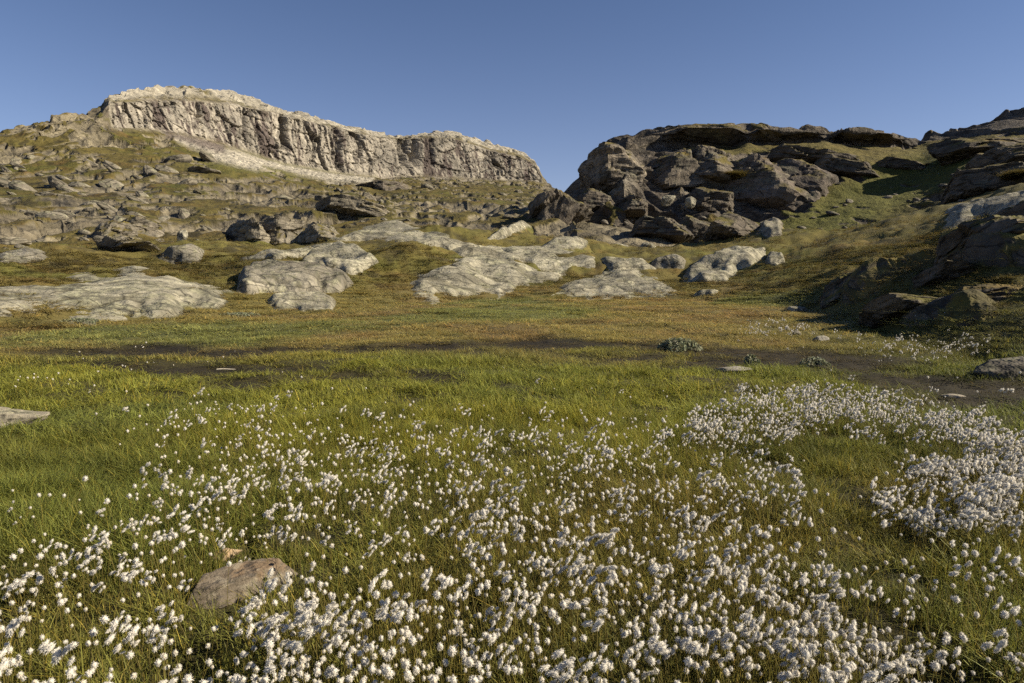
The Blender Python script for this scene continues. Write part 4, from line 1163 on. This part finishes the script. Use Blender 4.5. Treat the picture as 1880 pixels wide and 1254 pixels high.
def grass_mesh(name, P, rot, scl, idx, tint, protos, label):
    Vs, Fs, Cs, k = [], [], [], 0
    cz, sz = np.cos(rot[:, 2]), np.sin(rot[:, 2])
    for q in range(len(protos)):
        m = idx == q
        if not m.any():
            continue
        v, f, c = protos[q]
        x = v[None] * scl[m][:, None]
        X = x[..., 0] * cz[m][:, None] - x[..., 1] * sz[m][:, None] + x[..., 2] * rot[m, 0][:, None]
        Y = x[..., 0] * sz[m][:, None] + x[..., 1] * cz[m][:, None] + x[..., 2] * rot[m, 1][:, None]
        V = np.stack([X, Y, x[..., 2]], -1) + P[m][:, None]
        n = m.sum()
        Vs.append(V.reshape(-1, 3)); Cs.append((tint[m][:, None] * c[None]).reshape(-1, 3))
        Fs.append((f[None] + (k + np.arange(n) * len(v))[:, None, None]).reshape(-1, 3)); k += n * len(v)
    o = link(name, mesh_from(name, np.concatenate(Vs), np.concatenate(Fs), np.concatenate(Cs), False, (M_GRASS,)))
    tag(o, label, "grass", kind="stuff")

def grass_field(name, r0, r1, dens, size, width, label, seed, protos, tanlim=0.80, tall=1.0):
    g = np.random.default_rng(seed)
    a = math.radians(75 if r1 < 10 else 55 if r1 < 20 else 46)
    n = int(dens * a * (r1 * r1 - r0 * r0))
    r = np.sqrt(g.uniform(r0 * r0, r1 * r1, n)); th = g.uniform(-a, a, n)
    X, Y = r * np.sin(th), r * np.cos(th)
    inside = np.abs(X) < tanlim * Y + 2.4
    r, X, Y = r[inside], X[inside], Y[inside]
    n = len(X)
    c, mud, lush, dry = bog_zone(X, Y)
    P0 = np.stack([X, Y, np.zeros_like(X)], -1)
    clump = fbm(P0 * F32(2.2), 2, 301); patch = fbm(P0 * F32(0.7), 3, 302)
    keep = g.uniform(size=n) < np.clip(1.0 - 0.72 * mud - 0.55 * sm(0.15, 0.7, -clump), 0.04, 1)
    for hx, hy, rad, dep in hollow_pos:
        keep &= ~((X - hx) ** 2 + (Y - hy) ** 2 < (0.75 * rad) ** 2) | (g.uniform(size=n) < 0.02)
    sx, sy = STONE
    keep &= ~((np.abs((X - sx) * math.cos(0.66) + (Y - sy) * math.sin(0.66)) < 0.26) & (np.abs(-(X - sx) * math.sin(0.66) + (Y - sy) * math.cos(0.66)) < 0.13))
    lx, ly = on_plane(12, 772, 0.03)
    keep &= ~(((X - lx) / 0.46) ** 2 + ((Y - ly) / 0.26) ** 2 < 1)
    X, Y, c, mud, lush, dry, clump, patch, r = [q[keep] for q in (X, Y, c, mud, lush, dry, clump, patch, r)]
    n = len(X)
    Z = meadow_height(X, Y)
    up = sm(0.25, 1.4, meadow_base_z(X, Y))
    u = g.uniform(size=n)
    idx = np.where(u < 0.15 + 0.75 * lush, g.integers(6, 10, n), g.integers(0, 6, n))
    idx = np.where(u > 0.82, g.integers(10, 14, n), idx)
    idx = np.where((dry > 0.5) & (g.uniform(size=n) < 0.5), g.integers(10, 14, n), idx)
    hs = size * g.uniform(0.7, 1.15, n) * (1 + 0.35 * clump) * (1 - 0.65 * mud) * (1 - 0.25 * dry) * (1 - 0.3 * up)
    scl = np.stack([size * width * np.ones(n), size * width * np.ones(n), hs * tall], -1)
    rot = np.stack([g.normal(0, 0.08, n), g.normal(0, 0.08, n) - 0.03, g.uniform(0, 6.28, n)], -1)
    tint = c * g.uniform(0.75, 1.25, (n, 1)) * 1.65
    sl = heath_colour(np.stack([X, Y, Z], -1), 71, 0.55, 0.35, 0.45)
    tint = tint * (1 - up[:, None]) + sl * 1.2 * up[:, None]
    grass_mesh(name, np.stack([X, Y, Z - 0.005], -1), rot, scl, idx, tint, protos, label)
STONE = on_plane(438, 1062, 0.06)
grass_field("grass", 1.6, 7.0, 260, 1.05, 1.2, "fine green sedge and grass among the near cottongrass", 21, tuft_set(34, 2, 1.0), 0.80, 0.66)
grass_field("grass", 7.0, 17.0, 50, 1.15, 2.2, "olive sedge of the middle meadow", 22, tuft_set(36, 2, 1.0), 0.82, 0.52)
grass_field("grass", 17.0, 46.0, 9, 1.35, 4.2, "dry golden grass of the far meadow", 23, tuft_set(44, 1, 1.1), 0.80, 0.5)

def heath_field(S, n, box, size, seed, label, hsc, tone):
    """Low heather and grass tussocks on the turf of a slope."""
    g = np.random.default_rng(seed)
    px, py, r, P, N, rk = S
    ok = np.argwhere((px > box[0]) & (px < box[2]) & (py > box[1]) & (py < box[3]) & (rk < 0.25) & (N[..., 2] > 0.3))
    sel = ok[g.integers(0, len(ok), n)]
    i, j = sel[:, 0], sel[:, 1]
    q = P[i, j] + g.normal(0, 0.25, (n, 3)) * np.array([1, 1, 0.1])
    sc = size * g.uniform(0.6, 1.3, n) * r[i, j] / 80
    cl = fbm(q * F32(0.6), 3, seed + 1)
    scl = np.stack([sc, sc, sc * hsc * (1 + 0.6 * cl)], -1)
    tint = heath_colour(q, 251 if S is RIGHT else 191, 0.9, 0.2, 0.45) * tone * g.uniform(0.7, 1.3, (n, 1))
    rot = np.stack([g.normal(0, 0.1, n), g.normal(0, 0.1, n), g.uniform(0, 6.28, n)], -1)
    grass_mesh("heath", q, rot, scl, g.integers(0, 14, n), tint, HEATH, label)
HEATH = tuft_set(26, 1, 1.5)
heath_field(RIGHT, 6500, (1000, 270, 1890, 470), 5.0, 31, "heather and rough grass on the dark hill", 0.42, 1.1)
heath_field(FOOT, 9000, (-20, 395, 1890, 575), 4.2, 33, "rough grass and heather on the foot of the slopes", 0.34, 1.15)
heath_field(LEFT, 6500, (0, 330, 1000, 470), 5.0, 32, "heather and rough grass on the slope below the cliff", 0.36, 1.25)

# ------------------------------------------------------------------ cottongrass
def fluff(g, c, dims, n_fib, tilt=None, warm=0.0):
    """One cotton tuft: a soft uneven core wrapped in fine fibres."""
    V, Fc, C = [], [], []
    nu, nv = 9, 6
    for i in range(nu):
        for j in range(nv):
            ph = 2 * math.pi * i / nu; th = math.pi * j / (nv - 1)
            k = g.uniform(0.72, 1.0)
            V.append(np.array([math.cos(ph) * math.sin(th), math.sin(ph) * math.sin(th), math.cos(th)]) * k * dims * 0.84)
            C.append(np.array([1, 0.985, 0.95]) * (g.uniform(0.9, 1.0) if warm < 1 else 0.9) * np.array([1, 1 - 0.05 * warm, 1 - 0.13 * warm]) if j < nv - 1 else np.array([0.75, 0.62, 0.42]))
    for i in range(nu):
        for j in range(nv - 1):
            a, b = i * nv + j, ((i + 1) % nu) * nv + j
            Fc += [[a, a + 1, b + 1], [a, b + 1, b]]
    for _ in range(n_fib):
        d = g.normal(size=3); d /= np.linalg.norm(d)
        p = d * dims * 0.55
        q = d * dims * g.uniform(0.9, 1.22) + np.array([0, 0, -0.08 * dims[2]]) + g.normal(size=3) * dims * 0.12
        s = np.cross(d, g.normal(size=3)); s = s / np.linalg.norm(s) * dims.mean() * 0.11
        k = len(V)
        V += [p - s, p + s, q]
        C += [np.array([1, 0.985, 0.955]) * g.uniform(0.9, 1.04)] * 3
        Fc.append([k, k + 1, k + 2])
    V = np.array(V)
    if tilt is not None:
        V = V @ np.array(Matrix.Rotation(tilt, 3, 'Y')).T
    return V + c, np.array(Fc), np.array(C)

def join(parts):
    V, Fc, C, k = [], [], [], 0
    for v, f, c in parts:
        V.append(v); Fc.append(np.asarray(f) + k); C.append(c); k += len(v)
    return np.concatenate(V), np.concatenate(Fc), np.concatenate(C)

def stem_shape(g, h, top):
    n = 5
    V, Fc = [], []
    b = g.normal(0, 0.02, 2)
    for i in range(n):
        t = i / (n - 1)
        p = np.array([top[0] * t * t + b[0] * math.sin(t * 3.1), top[1] * t * t + b[1] * math.sin(t * 3.1), h * t])
        for a in range(3):
            V.append(p + 0.0013 * np.array([math.cos(a * 2.094), math.sin(a * 2.094), 0]))
    for i in range(n - 1):
        for a in range(3):
            q, w = i * 3 + a, i * 3 + (a + 1) % 3
            Fc += [[q, w, w + 3], [q, w + 3, q + 3]]
    return np.array(V), np.array(Fc)

HEADH = 0.25
g = np.random.default_rng(77)
KINDS = []          # each: list of (head V, F, C), stem (V, F)
for k in range(6):  # single round heads
    top = g.normal(0, 0.02, 2)
    dims = np.array([0.0108, 0.0108, 0.0115]) * g.uniform(0.8, 1.2)
    KINDS.append(([fluff(g, np.array([top[0], top[1], HEADH]), dims, 120, tilt=g.normal(0, 0.4), warm=(0, 0, 0.4, 0, 1.2, 0)[k])], stem_shape(g, HEADH, top)))
for k in range(6):  # several drooping tufts on one stalk
    top = g.normal(0, 0.02, 2)
    hs = []
    for j in range(g.integers(3, 6)):
        o = np.array([top[0] + g.normal(0, 0.016) - 0.008, top[1] + g.normal(0, 0.016), HEADH + g.normal(0, 0.015)])
        hs.append(fluff(g, o, np.array([0.0090, 0.0090, 0.0185]) * g.uniform(0.7, 1.25), 130, tilt=0.8 + g.normal(0, 0.4)))
    KINDS.append((hs, stem_shape(g, HEADH, top)))
HEAD_ME = [[mesh_from("cotton_head", v, f, c, True, (M_COTTON,)) for v, f, c in hs] for hs, st in KINDS]
STEM_ME = [mesh_from("stem", st[0], st[1], None, True, (M_STEM,)) for hs, st in KINDS]
PLANT_ME = []
for hs, st in KINDS:
    parts = list(hs) + [(st[0], st[1], np.ones((len(st[0]), 3)))]
    v, f, c = join(parts)
    fm = np.zeros(len(f), int); fm[-len(st[1]):] = 1
    PLANT_ME.append(mesh_from("cottongrass_plant", v, f, c, True, (M_COTTON, M_STEM), fm))
PLANTS = proto_collection("cottongrass_plant", PLANT_ME)

def head_density(px, py):
    """Heads per square photo pixel: how thick the cottongrass stands in each part of the meadow."""
    d = np.zeros_like(px)
    core = sm(720, 800, py) * sm(230, 430, px + 0.25 * (py - 800)) * (1 - sm(1380, 1560, px - 0.55 * (py - 900)))
    d += core * (0.0056 - 0.0016 * sm(840, 960, py) - 0.0006 * sm(1050, 1250, py))
    d += 0.0015 * sm(860, 960, py) * (1 - sm(250, 430, px))
    d += 0.0014 * sm(985, 1040, py) * sm(1450, 1600, px)
    d += 0.0035 * blob(px, py, 460, 780, 210, 50, 0.6)
    band = polyband(px, py, [(1290, 768), (1420, 748), (1520, 728), (1620, 742), (1740, 778), (1880, 822), (2060, 860), (2300, 900)], 30, 0.6)
    d += 0.026 * band
    d += 0.017 * blob(px, py, 1800, 880, 190, 52, 0.4)
    d += 0.0050 * blob(px, py, 1800, 940, 170, 40, 0.5)
    d += 0.0080 * blob(px, py, 1400, 762, 110, 28, 0.6)
    d += 0.06 * blob(px, py, 1412, 602, 66, 8, 0.4) + 0.035 * blob(px, py, 1700, 632, 90, 13, 0.5) + 0.0012 * blob(px, py, 1580, 612, 190, 16, 0.5)
    d += 0.006 * blob(px, py, 70, 692, 120, 12, 0.5) + 0.0008 * blob(px, py, 300, 655, 260, 22, 0.5)
    d += 0.0011 * blob(px, py, 1800, 712, 140, 30, 0.6)
    d += 0.0003 * sm(660, 700, py) * sm(200, 600, px)
    d *= 1 - 0.93 * blob(px, py, 1560, 850, 110, 45, 0.5)
    d *= 1 - 0.85 * blob(px, py, 1740, 985, 170, 22, 0.5)
    d *= 1 - 0.80 * blob(px, py, 1580, 920, 60, 40, 0.5)
    d *= 1 - 0.96 * blob(px, py, 460, 1035, 112, 66, 0.25)
    d *= 1 - 0.7 * blob(px, py, 380, 1150, 100, 60, 0.5)
    d *= 1 - 0.8 * blob(px, py, 180, 1160, 200, 40, 0.5)
    return d * (1 + 0.08 * sm(700, 800, py))

def cottongrass():
    g = np.random.default_rng(99)
    pts = []
    for y0, y1 in ((560, 720), (720, 900), (900, 1330)):
        n = int(2900 * (y1 - y0) * 0.06)
        px = g.uniform(-500, 2400, n); py = g.uniform(y0, y1, n)
        X, Y = on_plane(px, py, HEADH)
        q = np.stack([X, Y, np.zeros_like(X)], -1)
        cl = fbm(q * F32(1.6), 3, 401, 0.6); cl2 = fbm(q * F32(5.0), 2, 402)
        fac = np.clip(1 + 0.85 * cl + 0.5 * cl2, 0.12, 2.2)
        keep = g.uniform(size=n) < head_density(px, py) * fac / 0.06
        pts.append(np.stack([px, py, X, Y, cl2], -1)[keep])
    pts = np.concatenate(pts)
    px, py, X, Y, cl = pts.T
    r = np.hypot(X, Y)
    n = len(X)
    Z = meadow_height(X, Y)
    multi = g.uniform(size=n) < np.clip(0.13 + 0.25 * cl + 0.2 * sm(1300, 1500, px) * (py < 960), 0.05, 0.7)
    kind = np.where(multi, g.integers(6, 12, n), g.integers(0, 6, n))
    sc = 0.70 + 0.5 * g.uniform(size=n) ** 1.3 * (1 + 0.5 * sm(9, 16, r))
    hz = g.uniform(0.92, 1.08, n)
    rot = np.stack([g.normal(0, 0.10, n), g.normal(0, 0.10, n) - 0.05, g.uniform(-0.9, 0.9, n) + np.where(g.uniform(size=n) < 0.5, math.pi, 0) * (~multi)], -1)
    slant = np.sqrt(r * r + 1.4)
    order = np.argsort(slant - 0.35 * multi)
    vis = (px > 4) & (px < 1876) & (py < 1246) & (py > 600)
    near = [i for i in order if vis[i]][:300]
    nearset = np.zeros(n, bool); nearset[near] = True
    rest = ~nearset
    size = np.stack([sc, sc, sc * hz], -1)
    P = np.stack([X, Y, Z - 0.01], -1)
    scatter("cottongrass_field", P[rest], rot[rest], size[rest], kind[rest], np.ones((rest.sum(), 3)), PLANTS, "white cottongrass standing thick over the meadow", "cottongrass")
    for i in near:
        root = bpy.data.objects.new("cottongrass", None); col.objects.link(root)
        root.location = P[i]; root.rotation_euler = rot[i]; root.scale = size[i]
        root.empty_display_size = 0.05
        st = bpy.data.objects.new("stem", STEM_ME[kind[i]]); col.objects.link(st); st.parent = root
        for hm in HEAD_ME[kind[i]]:
            h = bpy.data.objects.new("cotton_head", hm); col.objects.link(h); h.parent = root
        top = Matrix.Rotation(rot[i][2], 3, 'Z') @ Matrix.Rotation(rot[i][1], 3, 'Y') @ Matrix.Rotation(rot[i][0], 3, 'X') @ Vector((0, 0, 1))
        lean = "leaning left" if top.x < -0.06 else "leaning right" if top.x > 0.06 else "standing straight"
        tall = "tall" if size[i][2] > 0.92 else "short"
        zones = ((170, "in the lower left corner"), (340, "at the bottom edge left of the long flat stone"), (520, "at the bottom edge below the long flat stone"),
                 (700, "at the bottom edge just right of the long flat stone"), (860, "left of the middle of the bottom edge"), (1020, "at the middle of the bottom edge"),
                 (1200, "just right of the middle of the bottom edge"), (1400, "midway along the right half of the bottom edge"), (1640, "in the right third of the bottom edge"), (9999, "in the lower right corner"))
        where = next(z for lim, z in zones if px[i] < lim)
        lab = tall + (" many-tufted" if multi[i] else " single-headed") + " cottongrass " + lean + " " + where
        tag(root, lab, "cottongrass", "nearest cottongrass " + where)
    print("cottongrass", n, "near", len(near), "ymin", min(py[near]))
cottongrass()
